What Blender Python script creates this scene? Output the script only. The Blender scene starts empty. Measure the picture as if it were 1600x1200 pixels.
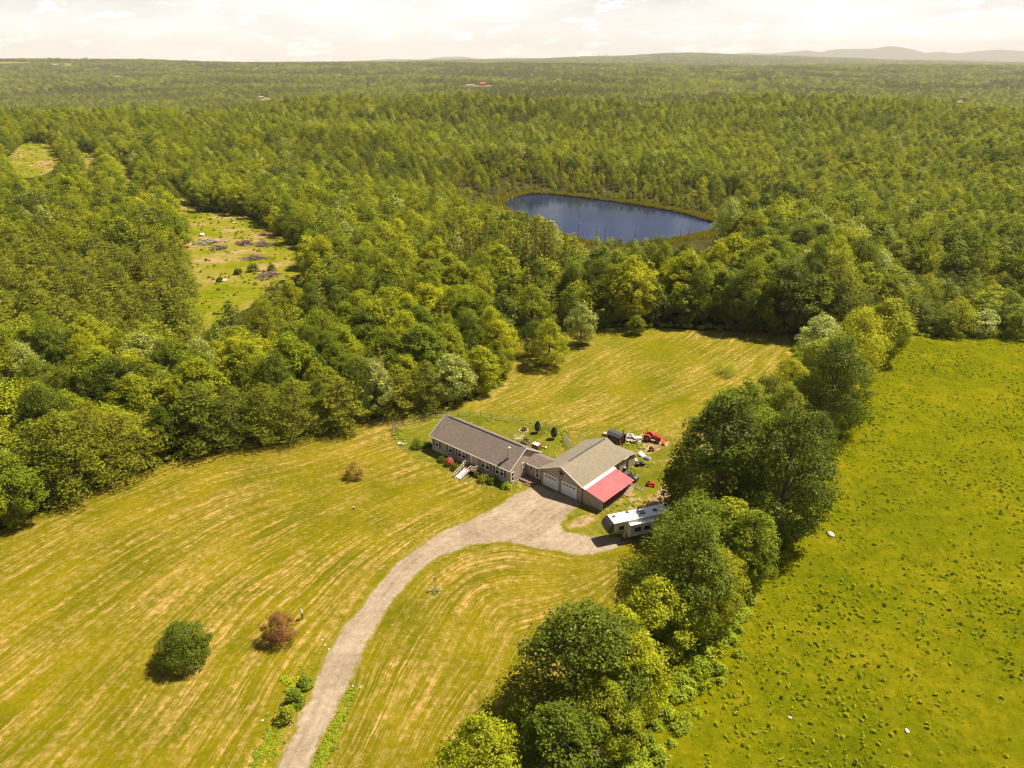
import bpy, bmesh, math, random
import numpy as np
from mathutils import Vector, Matrix
from mathutils.geometry import delaunay_2d_cdt

R = math.radians
sc = bpy.context.scene
C = sc.collection
random.seed(7)
rng = np.random.default_rng(7)

# ------------------------------------------------------------------ camera
H = 66.0; FPX = 1110.0; PITCH = R(24.5)
cam = bpy.data.cameras.new('camera')
cam.sensor_width = 36.0; cam.lens = 36.0*FPX/1600.0
cam.clip_start = 0.5; cam.clip_end = 60000
camo = bpy.data.objects.new('camera', cam); C.objects.link(camo)
camo.location = (0, 0, H); camo.rotation_euler = (R(90)-PITCH, 0, 0)
sc.camera = camo
# ------------------------------------------------------------------ sun
SUN_EL = R(59); SUN_DIR = (0.93, 0.37)
n_ = math.hypot(*SUN_DIR)
sx, sy, sz = SUN_DIR[0]/n_*math.cos(SUN_EL), SUN_DIR[1]/n_*math.cos(SUN_EL), math.sin(SUN_EL)
sl = bpy.data.lights.new('sun', 'SUN'); sl.energy = 5.0; sl.angle = R(0.5); sl.color = (1.0, 0.90, 0.73)
so = bpy.data.objects.new('sun', sl); C.objects.link(so)
so.rotation_euler = Vector((sx, sy, sz)).to_track_quat('Z', 'Y').to_euler()
# ------------------------------------------------------------------ world
w = bpy.data.worlds.new('World'); sc.world = w; w.use_nodes = True
nt = w.node_tree; nt.nodes.clear()
N = nt.nodes.new; Lk = nt.links.new
out = N('ShaderNodeOutputWorld'); bg = N('ShaderNodeBackground'); bg.inputs[1].default_value = 0.06
sky = N('ShaderNodeTexSky'); sky.sky_type = 'NISHITA'; sky.sun_disc = False
sky.sun_elevation = SUN_EL; sky.sun_rotation = math.atan2(SUN_DIR[0], SUN_DIR[1])
sky.air_density = 1.0; sky.dust_density = 1.0; sky.ozone_density = 1.0
warm = N('ShaderNodeMix'); warm.data_type = 'RGBA'; warm.blend_type = 'MULTIPLY'; warm.inputs[0].default_value = 1.0
warm.inputs[7].default_value = (0.62, 0.56, 0.54, 1)
Lk(sky.outputs[0], warm.inputs[6])
# humid summer air: the dome whitens smoothly towards the horizon all round
tc0 = N('ShaderNodeTexCoord'); sx0 = N('ShaderNodeSeparateXYZ'); Lk(tc0.outputs['Generated'], sx0.inputs[0])
hz0 = N('ShaderNodeMapRange'); hz0.interpolation_type = 'SMOOTHERSTEP'; hz0.inputs[1].default_value = -.01; hz0.inputs[2].default_value = .16; hz0.inputs[3].default_value = .92; hz0.inputs[4].default_value = 0
Lk(sx0.outputs[2], hz0.inputs[0])
hm0 = N('ShaderNodeMix'); hm0.data_type = 'RGBA'; hm0.inputs[7].default_value = (11.2, 11.0, 10.9, 1)
Lk(hz0.outputs[0], hm0.inputs[0]); Lk(warm.outputs[2], hm0.inputs[6])
# clouds: soft banks and small cumulus on the sky dome, by direction
tc = N('ShaderNodeTexCoord'); mp = N('ShaderNodeMapping'); mp.inputs['Scale'].default_value = (2.0, 2.0, 9.0)
Lk(tc.outputs['Generated'], mp.inputs[0])
n1 = N('ShaderNodeTexNoise'); n1.inputs['Scale'].default_value = 1.9; n1.inputs['Detail'].default_value = 7; n1.inputs['Roughness'].default_value = .58
Lk(mp.outputs[0], n1.inputs['Vector'])
r1 = N('ShaderNodeMapRange'); r1.inputs[1].default_value = .44; r1.inputs[2].default_value = .66; r1.inputs[4].default_value = .55; Lk(n1.outputs[0], r1.inputs[0])
mp2 = N('ShaderNodeMapping'); mp2.inputs['Scale'].default_value = (13.0, 13.0, 46.0); mp2.inputs['Location'].default_value = (3.1, .4, 0.2)
Lk(tc.outputs['Generated'], mp2.inputs[0])
n2 = N('ShaderNodeTexNoise'); n2.inputs['Scale'].default_value = 1.5; n2.inputs['Detail'].default_value = 8; n2.inputs['Roughness'].default_value = .55
Lk(mp2.outputs[0], n2.inputs['Vector'])
r2 = N('ShaderNodeMapRange'); r2.inputs[1].default_value = .565; r2.inputs[2].default_value = .62; r2.inputs[4].default_value = .85; Lk(n2.outputs[0], r2.inputs[0])
mx = N('ShaderNodeMath'); mx.operation = 'MAXIMUM'; Lk(r1.outputs[0], mx.inputs[0]); Lk(r2.outputs[0], mx.inputs[1])
cm = N('ShaderNodeMix'); cm.data_type = 'RGBA'; cm.inputs[7].default_value = (16.5, 16.0, 15.3, 1)
cv = N('ShaderNodeMapRange'); cv.inputs[1].default_value = .02; cv.inputs[2].default_value = .5; cv.inputs[3].default_value = 1; cv.inputs[4].default_value = .12; Lk(sx0.outputs[2], cv.inputs[0])
mm = N('ShaderNodeMath'); mm.operation = 'MULTIPLY'; Lk(mx.outputs[0], mm.inputs[0]); Lk(cv.outputs[0], mm.inputs[1]); Lk(mm.outputs[0], cm.inputs[0]); Lk(hm0.outputs[2], cm.inputs[6]); Lk(cm.outputs[2], bg.inputs[0]); Lk(bg.outputs[0], out.inputs[0])
# ------------------------------------------------------------------ view
sc.view_settings.view_transform = 'Standard'; sc.view_settings.look = 'None'
sc.view_settings.exposure = 0.94; sc.view_settings.gamma = 1.0
sc.render.engine = 'CYCLES'
sc.cycles.max_bounces = 6; sc.cycles.diffuse_bounces = 3; sc.cycles.glossy_bounces = 2
sc.cycles.transmission_bounces = 3; sc.cycles.transparent_max_bounces = 4; sc.cycles.volume_bounces = 0
sc.cycles.use_denoising = True; sc.cycles.pixel_filter_type = 'BLACKMAN_HARRIS'; sc.cycles.filter_width = 1.15

# ================================================================== geometry helpers
cp, sp = math.cos(PITCH), math.sin(PITCH)
def ray(px, py):
    v = (600-py)/FPX
    return (px-800)/FPX, cp+v*sp, -sp+v*cp
def G(px, py, z=0.0):
    dx, dy, dz = ray(px, py); t = (z-H)/dz
    return dx*t, dy*t
def proj(x, y, z):
    d = y*cp+(H-z)*sp; d = np.maximum(d, .01)
    return 800+FPX*x/d, 600-FPX*(y*sp-(H-z)*cp)/d
def vnoise(x, y, seed=0):
    xi = np.floor(x).astype(np.int64); yi = np.floor(y).astype(np.int64)
    fx = x-xi; fy = y-yi; fx = fx*fx*(3-2*fx); fy = fy*fy*(3-2*fy)
    def h(a, b):
        n = (a*374761393+b*668265263+seed*974711) & 0xffffffff
        n = ((n ^ (n >> 13))*1274126177) & 0xffffffff
        return ((n ^ (n >> 16)) & 0xffff)/65535.0
    return (h(xi, yi)*(1-fx)+h(xi+1, yi)*fx)*(1-fy)+(h(xi, yi+1)*(1-fx)+h(xi+1, yi+1)*fx)*fy
def in_poly(x, y, poly):
    x = np.asarray(x, float); y = np.asarray(y, float)
    c = np.zeros(x.shape, bool); n = len(poly)
    for i in range(n):
        x0, y0 = poly[i]; x1, y1 = poly[(i+1) % n]
        if y0 == y1: continue
        k = ((y0 > y) != (y1 > y)) & (x < (x1-x0)*(y-y0)/(y1-y0)+x0)
        c ^= k
    return c
def dist_line(x, y, pts, closed=False):
    d = np.full(np.shape(x), 1e9)
    P = list(pts)+([pts[0]] if closed else [])
    for (x0, y0), (x1, y1) in zip(P[:-1], P[1:]):
        vx, vy = x1-x0, y1-y0; L = vx*vx+vy*vy+1e-9
        t = np.clip(((x-x0)*vx+(y-y0)*vy)/L, 0, 1)
        d = np.minimum(d, np.hypot(x-x0-t*vx, y-y0-t*vy))
    return d
def smooth_line(pts, n=6, closed=False):
    P = [Vector((p[0], p[1])) for p in pts]; o = []
    m = len(P); rngi = range(m if closed else m-1)
    for i in rngi:
        if closed: a, b, c, d = P[i-1], P[i], P[(i+1) % m], P[(i+2) % m]
        else: a, b, c, d = P[max(i-1, 0)], P[i], P[i+1], P[min(i+2, m-1)]
        for k in range(n):
            t = k/n
            q = .5*((2*b)+(c-a)*t+(2*a-5*b+4*c-d)*t*t+(3*b-a-3*c+d)*t**3)
            o.append((q.x, q.y))
    if not closed: o.append((P[-1].x, P[-1].y))
    return o

# ------------------------------------------------------------------ terrain
U = np.array([-.85, -.72, -.5, -.25, 0, .12, .22, .33, .41, .5, .72, .85])
def crest(y, pys, tree=13):           # treetop line seen at these picture heights -> ground height at distance y
    return [H+y*(ray(0, p)[2]/ray(0, p)[1])-tree for p in pys]
ST = [(0, [0]*12), (235, [0]*12),
      (300, [2, 1, -2, -3, -4, -4, -4, -4, -4, -3, -2, -2]),
      (420, [3, 1, -2, -7, -13, -13, -13, -13, -13, -10, -5, -4]),
      (560, [6, 5, 3, -4, -10, -10, -10, -9, -7, -4, 0, 1]),
      (760, crest(760, [190, 188, 178])+[2, -3, -5, -5, -3, -2, -1, -2, -3]),
      (1000, [-36, -36, -26]+crest(1000, [160, 152, 154, 158, 153, 157, 163, 184, 190])),
      (1200, [-50]*3+[-34, -22, -26, -30, -34, -36, -40, -46, -48]),
      (1700, [-52, -52, -50, -42, -35, -32, -38, -42, -45, -48, -50, -50]),
      (2400, [-44, -44, -46, -34, -26, -22, -30, -36, -38, -42, -44, -44]),
      (3600, [-8, -8, -16, -20, -12, -10, -14, -18, -20, -22, -22, -22]),
      (5500, crest(5500, [91, 91, 94, 98, 98, 99, 101, 102, 102, 101, 103, 103])),
      (7000, [0]*12),
      (13500, crest(13500, [110, 110, 104, 97, 93, 88, 83, 87, 90, 94, 99, 104])),
      (17000, [20]*12),
      (30000, [0]*12), (35000, [-60]*12), (44000, [-80]*12)]
SY = np.array([s[0] for s in ST], float); SZ = np.array([s[1] for s in ST], float)
MT = [(-200, 104), (200, 100), (480, 98), (560, 95), (610, 92), (660, 93), (690, 89), (720, 88), (750, 92), (800, 90), (850, 91), (900, 95), (1100, 90), (1140, 86), (1155, 83), (1170, 82), (1200, 84),
      (1235, 81), (1262, 78), (1280, 82), (1300, 77), (1330, 76), (1365, 76), (1388, 72), (1405, 73), (1425, 77), (1448, 83), (1470, 80), (1490, 84), (1515, 81), (1540, 79), (1562, 77), (1585, 79), (1640, 80), (1800, 88)]
MU = np.array([(a-800)/FPX/ray(0, b)[1] for a, b in MT]); MZ = np.array([H+29500*ray(0, b)[2]/ray(0, b)[1] for a, b in MT])
POND_PX = [(786, 322), (806, 308), (850, 303), (950, 314), (1050, 330), (1100, 343), (1136, 354), (1100, 366), (1060, 374), (1000, 384), (940, 384), (870, 366), (815, 340)]
POND = smooth_line([G(x, y, -14) for x, y in POND_PX], 5, True)
def TZ(x, y):
    x = np.asarray(x, float); y = np.asarray(y, float)
    u = np.clip(x/np.maximum(y, 200), U[0], U[-1]); yc = np.clip(y, 0, 43999)
    j = np.clip(np.searchsorted(SY, yc, 'right')-1, 0, len(SY)-2)
    ty = (yc-SY[j])/(SY[j+1]-SY[j]); ty = ty*ty*(3-2*ty)
    i = np.clip(np.searchsorted(U, u, 'right')-1, 0, len(U)-2)
    tu = (u-U[i])/(U[i+1]-U[i]); tu = tu*tu*(3-2*tu)
    z = (SZ[j, i]*(1-tu)+SZ[j, i+1]*tu)*(1-ty)+(SZ[j+1, i]*(1-tu)+SZ[j+1, i+1]*tu)*ty
    m = np.interp(x/np.maximum(y, 200), MU, MZ)
    k = np.clip(1-np.abs(y-29500)/4500, 0, 1); k = k*k*(3-2*k)
    z = np.where(k > 0, z*(1-k)+m*k, z)
    r = np.hypot(x, y); a = np.clip((r-260)/700, 0, 1)
    far = np.clip((r-1200)/2500, 0, 1)*np.clip((7500-r)/2000, 0.15, 1)
    z = z+a*(vnoise(x/140, y/140, 1)-.5)*5+far*(vnoise(x/520+5, y/420, 2)-.5)*26+far*(vnoise(x/220+9, y/180, 3)-.5)*12
    mid_ = np.clip((r-430)/200, 0, 1)*np.clip((1500-r)/400, 0, 1); z = z+mid_*((vnoise(x/170+3, y/120+1, 6)-.5)*20+(vnoise(x/55+3, y/50+1, 7)-.5)*4)
    near = (r > 250) & (r < 700)
    if np.any(near):
        xs, ys = np.atleast_1d(x)[np.atleast_1d(near)], np.atleast_1d(y)[np.atleast_1d(near)]
        d = dist_line(xs, ys, POND, True); ins = in_poly(xs, ys, POND)
        zs = np.atleast_1d(z)[np.atleast_1d(near)]
        kk = np.clip(1-d/45, 0, 1); kk = kk*kk*(3-2*kk)
        zz = zs*(1-kk)+(-13.6)*kk
        zz = np.where(ins, -14-np.clip(d, .3, 2), zz)
        z = np.array(z, float); 
        if z.ndim == 0: z = float(zz[0])
        else: z[near] = zz
    return z
def GT(px, py, dz=0.0):
    dx, dy, dzr = ray(px, py)
    t = np.concatenate([np.arange(60, 900, 2.0), np.geomspace(900, 34000, 1000)])
    zt = TZ(dx*t, dy*t)+dz; zr = H+dzr*t
    k = np.argmax(zr < zt)
    if k == 0: k = len(t)-1
    a, b = t[k-1], t[k]
    for _ in range(12):
        m = (a+b)/2
        if H+dzr*m < float(TZ(np.array([dx*m]), np.array([dy*m]))[0])+dz: b = m
        else: a = m
    return dx*b, dy*b, H+dzr*b-dz

# ------------------------------------------------------------------ mesh helpers
def mesh_arrays(name, V, Q, mats, mi=None, smooth=False, uv=None):
    """V (n,3), Q (m,4) quads -> mesh"""
    V = np.ascontiguousarray(V, np.float32); Q = np.ascontiguousarray(Q, np.int32)
    me = bpy.data.meshes.new(name)
    k = Q.shape[1]
    me.vertices.add(len(V)); me.vertices.foreach_set('co', V.ravel())
    me.loops.add(Q.size); me.loops.foreach_set('vertex_index', Q.ravel())
    me.polygons.add(len(Q)); me.polygons.foreach_set('loop_start', np.arange(0, Q.size, k, dtype=np.int32))
    me.polygons.foreach_set('loop_total', np.full(len(Q), k, np.int32))
    for m in mats: me.materials.append(m)
    if mi is not None: me.polygons.foreach_set('material_index', np.ascontiguousarray(mi, np.int32))
    me.polygons.foreach_set('use_smooth', np.full(len(Q), smooth, bool))
    me.update(calc_edges=True)
    if uv is not None:
        l = me.uv_layers.new(name='UVMap'); l.data.foreach_set('uv', np.ascontiguousarray(uv[Q.ravel()], np.float32).ravel())
    me.validate()
    return me
def tag(o, label=None, cat=None, group=None, kind=None):
    if label: o['label'] = label
    if cat: o['category'] = cat
    if group: o['group'] = group
    if kind: o['kind'] = kind
    return o
def link(name, me, parent=None):
    o = bpy.data.objects.new(name, me); C.objects.link(o)
    if parent: o.parent = parent
    return o
def empty(name, loc, rz=0.0, **k):
    o = bpy.data.objects.new(name, None); C.objects.link(o)
    o.empty_display_size = .3
    o.location = loc; o.rotation_euler = (0, 0, rz); tag(o, **k)
    return o
class MB:
    """collects boxes, prisms and tubes into one mesh"""
    def __init__(s): s.v = []; s.f = []
    def add(s, vs, fs):
        n = len(s.v); s.v += [tuple(v) for v in vs]; s.f += [tuple(i+n for i in f) for f in fs]; return s
    def box(s, x0, x1, y0, y1, z0, z1, M=None):
        vs = [Vector((x, y, z)) for z in (z0, z1) for x, y in ((x0, y0), (x1, y0), (x1, y1), (x0, y1))]
        if M: vs = [M@v for v in vs]
        return s.add(vs, [(0, 3, 2, 1), (4, 5, 6, 7), (0, 1, 5, 4), (1, 2, 6, 5), (2, 3, 7, 6), (3, 0, 4, 7)])
    def prism(s, prof, x0, x1, axis='x'):
        """profile polygon [(a,z)] extruded along an axis; axis x: a=y ; axis y: a=x"""
        n = len(prof)
        if axis == 'x': vs = [(x0, a, z) for a, z in prof]+[(x1, a, z) for a, z in prof]
        else: vs = [(a, x0, z) for a, z in prof]+[(a, x1, z) for a, z in prof]
        fs = [tuple(range(n))[::-1], tuple(range(n, 2*n))]+[(i, (i+1) % n, n+(i+1) % n, n+i) for i in range(n)]
        return s.add(vs, fs)
    def tube(s, pts, rad, n=8, cap=True):
        pts = [Vector(p) for p in pts]
        if not isinstance(rad, (list, tuple)): rad = [rad]*len(pts)
        b = len(s.v); prev = None
        for i, p in enumerate(pts):
            d = (pts[min(i+1, len(pts)-1)]-pts[max(i-1, 0)]).normalized()
            a = d.orthogonal().normalized() if prev is None else (prev-d*prev.dot(d)).normalized()
            prev = a; c = d.cross(a)
            for k in range(n):
                t = 2*math.pi*k/n
                s.v.append(tuple(p+(a*math.cos(t)+c*math.sin(t))*rad[i]))
        for i in range(len(pts)-1):
            for k in range(n):
                s.f.append((b+i*n+k, b+i*n+(k+1) % n, b+(i+1)*n+(k+1) % n, b+(i+1)*n+k))
        if cap:
            s.f.append(tuple(b+k for k in range(n))[::-1]); s.f.append(tuple(b+(len(pts)-1)*n+k for k in range(n)))
        return s
    def ball(s, c, r, sq=(1, 1, 1), seg=10, rings=6, jit=0):
        b = len(s.v)
        for i in range(rings+1):
            ph = math.pi*i/rings
            for k in range(seg):
                t = 2*math.pi*k/seg; rr = r*(1+random.uniform(-jit, jit))
                s.v.append((c[0]+rr*sq[0]*math.sin(ph)*math.cos(t), c[1]+rr*sq[1]*math.sin(ph)*math.sin(t), c[2]+rr*sq[2]*math.cos(ph)))
        for i in range(rings):
            for k in range(seg):
                s.f.append((b+i*seg+k, b+(i+1)*seg+k, b+(i+1)*seg+(k+1) % seg, b+i*seg+(k+1) % seg))
        return s
    def build(s, name, mat, parent=None, bev=0, smooth=False, **k):
        me = bpy.data.meshes.new(name); me.from_pydata(s.v, [], s.f); me.materials.append(mat); me.update()
        bm = bmesh.new(); bm.from_mesh(me); bmesh.ops.remove_doubles(bm, verts=bm.verts, dist=1e-5)
        bmesh.ops.recalc_face_normals(bm, faces=bm.faces); bm.to_mesh(me); bm.free()
        if smooth: me.polygons.foreach_set('use_smooth', [True]*len(me.polygons))
        o = link(name, me, parent)
        if bev:
            m = o.modifiers.new('b', 'BEVEL'); m.width = bev; m.segments = 2; m.limit_method = 'ANGLE'
        tag(o, **k)
        return o

# ================================================================== materials
def mat(name): 
    m = bpy.data.materials.new(name); m.use_nodes = True; t = m.node_tree
    b = t.nodes['Principled BSDF']; return m, t, b
def ramp(t, fac, stops):
    r = t.nodes.new('ShaderNodeValToRGB'); e = r.color_ramp.elements
    while len(e) < len(stops): e.new(.5)
    for q, (p, c) in zip(e, stops): q.position = p; q.color = (*c, 1)
    t.links.new(fac, r.inputs[0]); return r.outputs[0]
def noise(t, scale, detail=4, rough=.55, vec=None, dim='3D', dist=0):
    n = t.nodes.new('ShaderNodeTexNoise'); n.inputs['Scale'].default_value = scale; n.inputs['Detail'].default_value = detail
    n.inputs['Roughness'].default_value = rough; n.inputs['Distortion'].default_value = dist
    if vec is not None: t.links.new(vec, n.inputs['Vector'])
    return n.outputs[0]
def coord(t, which='Object'): 
    return t.nodes.new('ShaderNodeTexCoord').outputs[which]
def mapr(t, v, a, b, c=0, d=1):
    m = t.nodes.new('ShaderNodeMapRange')
    for i, q in enumerate((a, b, c, d)): m.inputs[i+1].default_value = q
    t.links.new(v, m.inputs[0]); return m.outputs[0]
def mth(t, op, a, b):
    m = t.nodes.new('ShaderNodeMath'); m.operation = op
    for i, q in enumerate((a, b)):
        if isinstance(q, (int, float)): m.inputs[i].default_value = q
        else: t.links.new(q, m.inputs[i])
    return m.outputs[0]
def mixc(t, f, a, b, mode='MIX'):
    m = t.nodes.new('ShaderNodeMix'); m.data_type = 'RGBA'; m.blend_type = mode
    if isinstance(f, (int, float)): m.inputs[0].default_value = f
    else: t.links.new(f, m.inputs[0])
    for i, q in ((6, a), (7, b)):
        if isinstance(q, tuple): m.inputs[i].default_value = (*q, 1)
        else: t.links.new(q, m.inputs[i])
    return m.outputs[2]
def bump(t, b, h, strength=.4, dist=.05):
    n = t.nodes.new('ShaderNodeBump'); n.inputs['Strength'].default_value = strength; n.inputs['Distance'].default_value = dist
    t.links.new(h, n.inputs['Height']); t.links.new(n.outputs[0], b.inputs['Normal'])
def simple(name, c, rough=.6, metal=0, var=.18, scale=2.5, spec=.5):
    m, t, b = mat(name)
    n = noise(t, scale, 5, .6, coord(t))
    col = mixc(t, mapr(t, n, .3, .7), tuple(x*(1-var) for x in c), tuple(min(1, x*(1+var)) for x in c))
    t.links.new(col, b.inputs['Base Color']); b.inputs['Roughness'].default_value = rough; b.inputs['Metallic'].default_value = metal
    b.inputs['Specular IOR Level'].default_value = spec
    return m
def leafmat(name, cols, trans=.36, pale=0.0, rough=.6, spec=.12, contrast=.35):
    m, t, b = mat(name)
    oi = t.nodes.new('ShaderNodeObjectInfo').outputs['Random']
    base = ramp(t, oi, [(i/(len(cols)-1), (c[0]*LEAFK*1.08, c[1]*LEAFK*1.06, c[2]*LEAFK*.9)) for i, c in enumerate(cols)])
    isl = t.nodes.new('ShaderNodeNewGeometry').outputs['Random Per Island']
    k = mapr(t, isl, 0, 1, 1-contrast, 1+contrast)
    n = noise(t, .35, 3, .5, coord(t)); k = mth(t, 'MULTIPLY', k, mapr(t, n, .3, .7, .8, 1.2))
    c = t.nodes.new('ShaderNodeVectorMath'); c.operation = 'SCALE'; t.links.new(base, c.inputs[0]); t.links.new(k, c.inputs['Scale'])
    c = c.outputs[0]
    if pale:
        c = mixc(t, mapr(t, mth(t, 'MULTIPLY', isl, mapr(t, noise(t, .5, 2, .5, coord(t)), .42, .62)), 1-pale, 1.02-pale), c, (.34, .35, .15))  # random leaves coloured pale to imitate highlights flickering on the foliage
    t.links.new(c, b.inputs['Base Color']); b.inputs['Roughness'].default_value = rough; b.inputs['Specular IOR Level'].default_value = spec
    tr = t.nodes.new('ShaderNodeBsdfTranslucent')
    tcx = mixc(t, 1.0, c, (1.35, 1.42, .40), 'MULTIPLY'); t.links.new(tcx, tr.inputs[0])
    mx = t.nodes.new('ShaderNodeMixShader'); mx.inputs[0].default_value = trans
    t.links.new(b.outputs[0], mx.inputs[1]); t.links.new(tr.outputs[0], mx.inputs[2])
    t.links.new(mx.outputs[0], t.nodes['Material Output'].inputs[0])
    return m
LEAFK = 2.45
M = {}
M['broad'] = leafmat('broadleaf', [(.034, .050, .003), (.090, .105, .004), (.130, .134, .004), (.060, .078, .004), (.152, .150, .004), (.050, .070, .004), (.110, .120, .004), (.075, .082, .005), (.150, .148, .005)])
M['silver'] = leafmat('silver_leaf', [(.12, .135, .025), (.15, .165, .045), (.13, .14, .03)], rough=.45, spec=.3, contrast=.6, pale=.35)
M['dark'] = leafmat('dark_leaf', [(.036, .048, .003), (.048, .062, .004), (.066, .076, .004)], contrast=.5, pale=.22)
M['pine'] = leafmat('pine_needles', [(.050, .060, .004), (.075, .084, .005), (.100, .100, .006), (.062, .070, .005)], trans=.2, rough=.6)
M['spruce'] = leafmat('spruce_needles', [(.058, .058, .008), (.08, .074, .009), (.11, .095, .012), (.07, .066, .008)], trans=.15, rough=.6)
M['copper'] = leafmat('copper_leaf', [(.085, .040, .017), (.10, .048, .019)], trans=.3, contrast=.45)
M['bronze'] = leafmat('bronze_leaf', [(.13, .085, .02), (.14, .09, .022)], trans=.3, contrast=.5)
M['shrub'] = leafmat('shrub_leaf', [(.10, .13, .010), (.13, .15, .010), (.075, .10, .010)])
M['weed'] = leafmat('weed_leaf', [(.13, .16, .004), (.165, .18, .004), (.10, .13, .004), (.19, .18, .005)])
M['meadowblade'] = leafmat('meadow_blade', [(.14, .150, .003), (.165, .165, .003), (.19, .165, .005), (.12, .14, .003)], trans=.3, rough=.7, spec=.1)
M['reed'] = leafmat('reed_blade', [(.095, .088, .010), (.12, .10, .014), (.075, .075, .010)], trans=.2, rough=.8, spec=.1)
M['bark'] = simple('bark', (.12, .09, .06), .9, scale=4)
M['greybark'] = simple('grey_bark', (.34, .29, .22), .9, scale=4)
LEAFK = 1.2
M['yellowshrub'] = leafmat('yellow_green_leaf', [(.20, .22, .012), (.24, .25, .015)], contrast=.4)

# ground (forest floor near, wooded hillsides far)
m, t, b = mat('forest_floor'); M['floor'] = m
g = coord(t)
n = noise(t, .06, 6, .6, g); n2_ = noise(t, .8, 4, .6, g)
near = ramp(t, mth(t, 'ADD', mth(t, 'MULTIPLY', n, .6), mth(t, 'MULTIPLY', n2_, .4)), [(.35, (.035, .032, .012)), (.5, (.06, .055, .016)), (.62, (.09, .075, .03))])
fn = noise(t, .012, 8, .75, g)
farc = ramp(t, fn, [(.38, (.028, .042, .014)), (.5, (.05, .066, .018)), (.62, (.085, .095, .024))])
ps = t.nodes.new('ShaderNodeSeparateXYZ'); t.links.new(g, ps.inputs[0])
t.links.new(mixc(t, mapr(t, ps.outputs[1], 2500, 5000), near, farc), b.inputs['Base Color'])
b.inputs['Roughness'].default_value = 1; b.inputs['Specular IOR Level'].default_value = 0
bump(t, b, fn, .8, 12)

def lawnmat(name, g0, g1, straw, amount, line=2.0, strawdark=(.17, .13, .045), greens=None):
    m, t, b = mat(name); g = coord(t)
    uv = t.nodes.new('ShaderNodeUVMap'); s = t.nodes.new('ShaderNodeSeparateXYZ'); t.links.new(uv.outputs[0], s.inputs[0])
    q = t.nodes.new('ShaderNodeSeparateXYZ'); t.links.new(g, q.inputs[0])
    wob = mth(t, 'MULTIPLY', noise(t, .09, 3, .5, g), 1.6)
    tt = mth(t, 'ADD', s.outputs[0], wob)
    def streak(k, al, off):
        c = t.nodes.new('ShaderNodeCombineXYZ')
        t.links.new(mth(t, 'MULTIPLY', tt, k), c.inputs[0])
        t.links.new(mth(t, 'ADD', mth(t, 'MULTIPLY', q.outputs[0], al), off), c.inputs[1]); t.links.new(mth(t, 'MULTIPLY', q.outputs[1], al), c.inputs[2])
        return noise(t, 1, 3, .62, c.outputs[0])
    s1 = streak(1.15, .045, 0); s2 = streak(3.0, .10, 9.3)
    patch = noise(t, .045, 5, .62, g); fine = noise(t, .9, 6, .72, g); fine2 = noise(t, 4.5, 4, .7, g)
    grass = mixc(t, mapr(t, noise(t, .1, 5, .6, g), .38, .62), g0, g1)
    # straw amount = streak * patchiness
    a = mth(t, 'ADD', mth(t, 'MULTIPLY', mapr(t, s1, .44, .66), .54), mth(t, 'MULTIPLY', mapr(t, s2, .46, .64), .52))
    a = mth(t, 'MULTIPLY', a, mapr(t, patch, .36, .60, .25, 1.25))
    a = mth(t, 'ADD', a, mth(t, 'MULTIPLY', mth(t, 'SUBTRACT', fine, .5), .9))
    a = mth(t, 'ADD', a, mth(t, 'MULTIPLY', mth(t, 'SUBTRACT', fine2, .5), .55))
    a = mth(t, 'ADD', a, amount)
    a = mth(t, 'ADD', a, mth(t, 'MULTIPLY', mth(t, 'SUBTRACT', noise(t, 2.2, 5, .8, g), .5), 1.1))
    a = mapr(t, a, .0, .95)
    sv = mixc(t, mapr(t, fine, .4, .6), strawdark, straw)
    col = mixc(t, a, grass, sv)
    col = mixc(t, mapr(t, noise(t, 1.6, 6, .8, g), .35, .65, .40, .0), col, (.06, .062, .003), 'MIX')
    t.links.new(col, b.inputs['Base Color']); b.inputs['Roughness'].default_value = 1; b.inputs['Specular IOR Level'].default_value = 0
    bump(t, b, mth(t, 'ADD', fine, mth(t, 'MULTIPLY', s2, .8)), .5, .25)
    return m
M['lawn'] = lawnmat('mown_lawn', (.112, .110, .002), (.190, .156, .003), (.54, .335, .13), -.04, strawdark=(.26, .18, .018))
M['hay'] = lawnmat('mown_hay_field', (.115, .122, .002), (.180, .160, .003), (.52, .335, .135), -.03, strawdark=(.27, .19, .02))
M['yard'] = lawnmat('yard_grass', (.09, .105, .006), (.16, .158, .010), (.40, .27, .10), -.10, strawdark=(.20, .165, .02))
M['wild'] = lawnmat('rough_grass', (.105, .12, .006), (.17, .165, .010), (.30, .22, .07), -.25)
m, t, b = mat('meadow_ground'); M['meadow'] = m; g = coord(t)
a = noise(t, .07, 6, .65, g); f1 = noise(t, 1.3, 8, .85, g); f2 = noise(t, .35, 5, .7, g)
col = ramp(t, mth(t, 'ADD', mth(t, 'MULTIPLY', a, .28), mth(t, 'ADD', mth(t, 'MULTIPLY', f1, .47), mth(t, 'MULTIPLY', f2, .25))),
           [(.37, (.055, .075, .002)), (.46, (.110, .126, .002)), (.53, (.165, .160, .003)), (.62, (.27, .21, .008))])
t.links.new(col, b.inputs['Base Color']); b.inputs['Roughness'].default_value = 1; b.inputs['Specular IOR Level'].default_value = 0
bump(t, b, f1, .7, .5)
m, t, b = mat('gravel'); M['gravel'] = m; g = coord(t)
uv = t.nodes.new('ShaderNodeUVMap'); s = t.nodes.new('ShaderNodeSeparateXYZ'); t.links.new(uv.outputs[0], s.inputs[0])
a = noise(t, .13, 6, .65, g); f1 = noise(t, 1.3, 6, .75, g); f2 = noise(t, 9, 3, .7, g)
c_ = t.nodes.new('ShaderNodeCombineXYZ'); t.links.new(mth(t, 'MULTIPLY', s.outputs[0], 1.5), c_.inputs[0])
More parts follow.
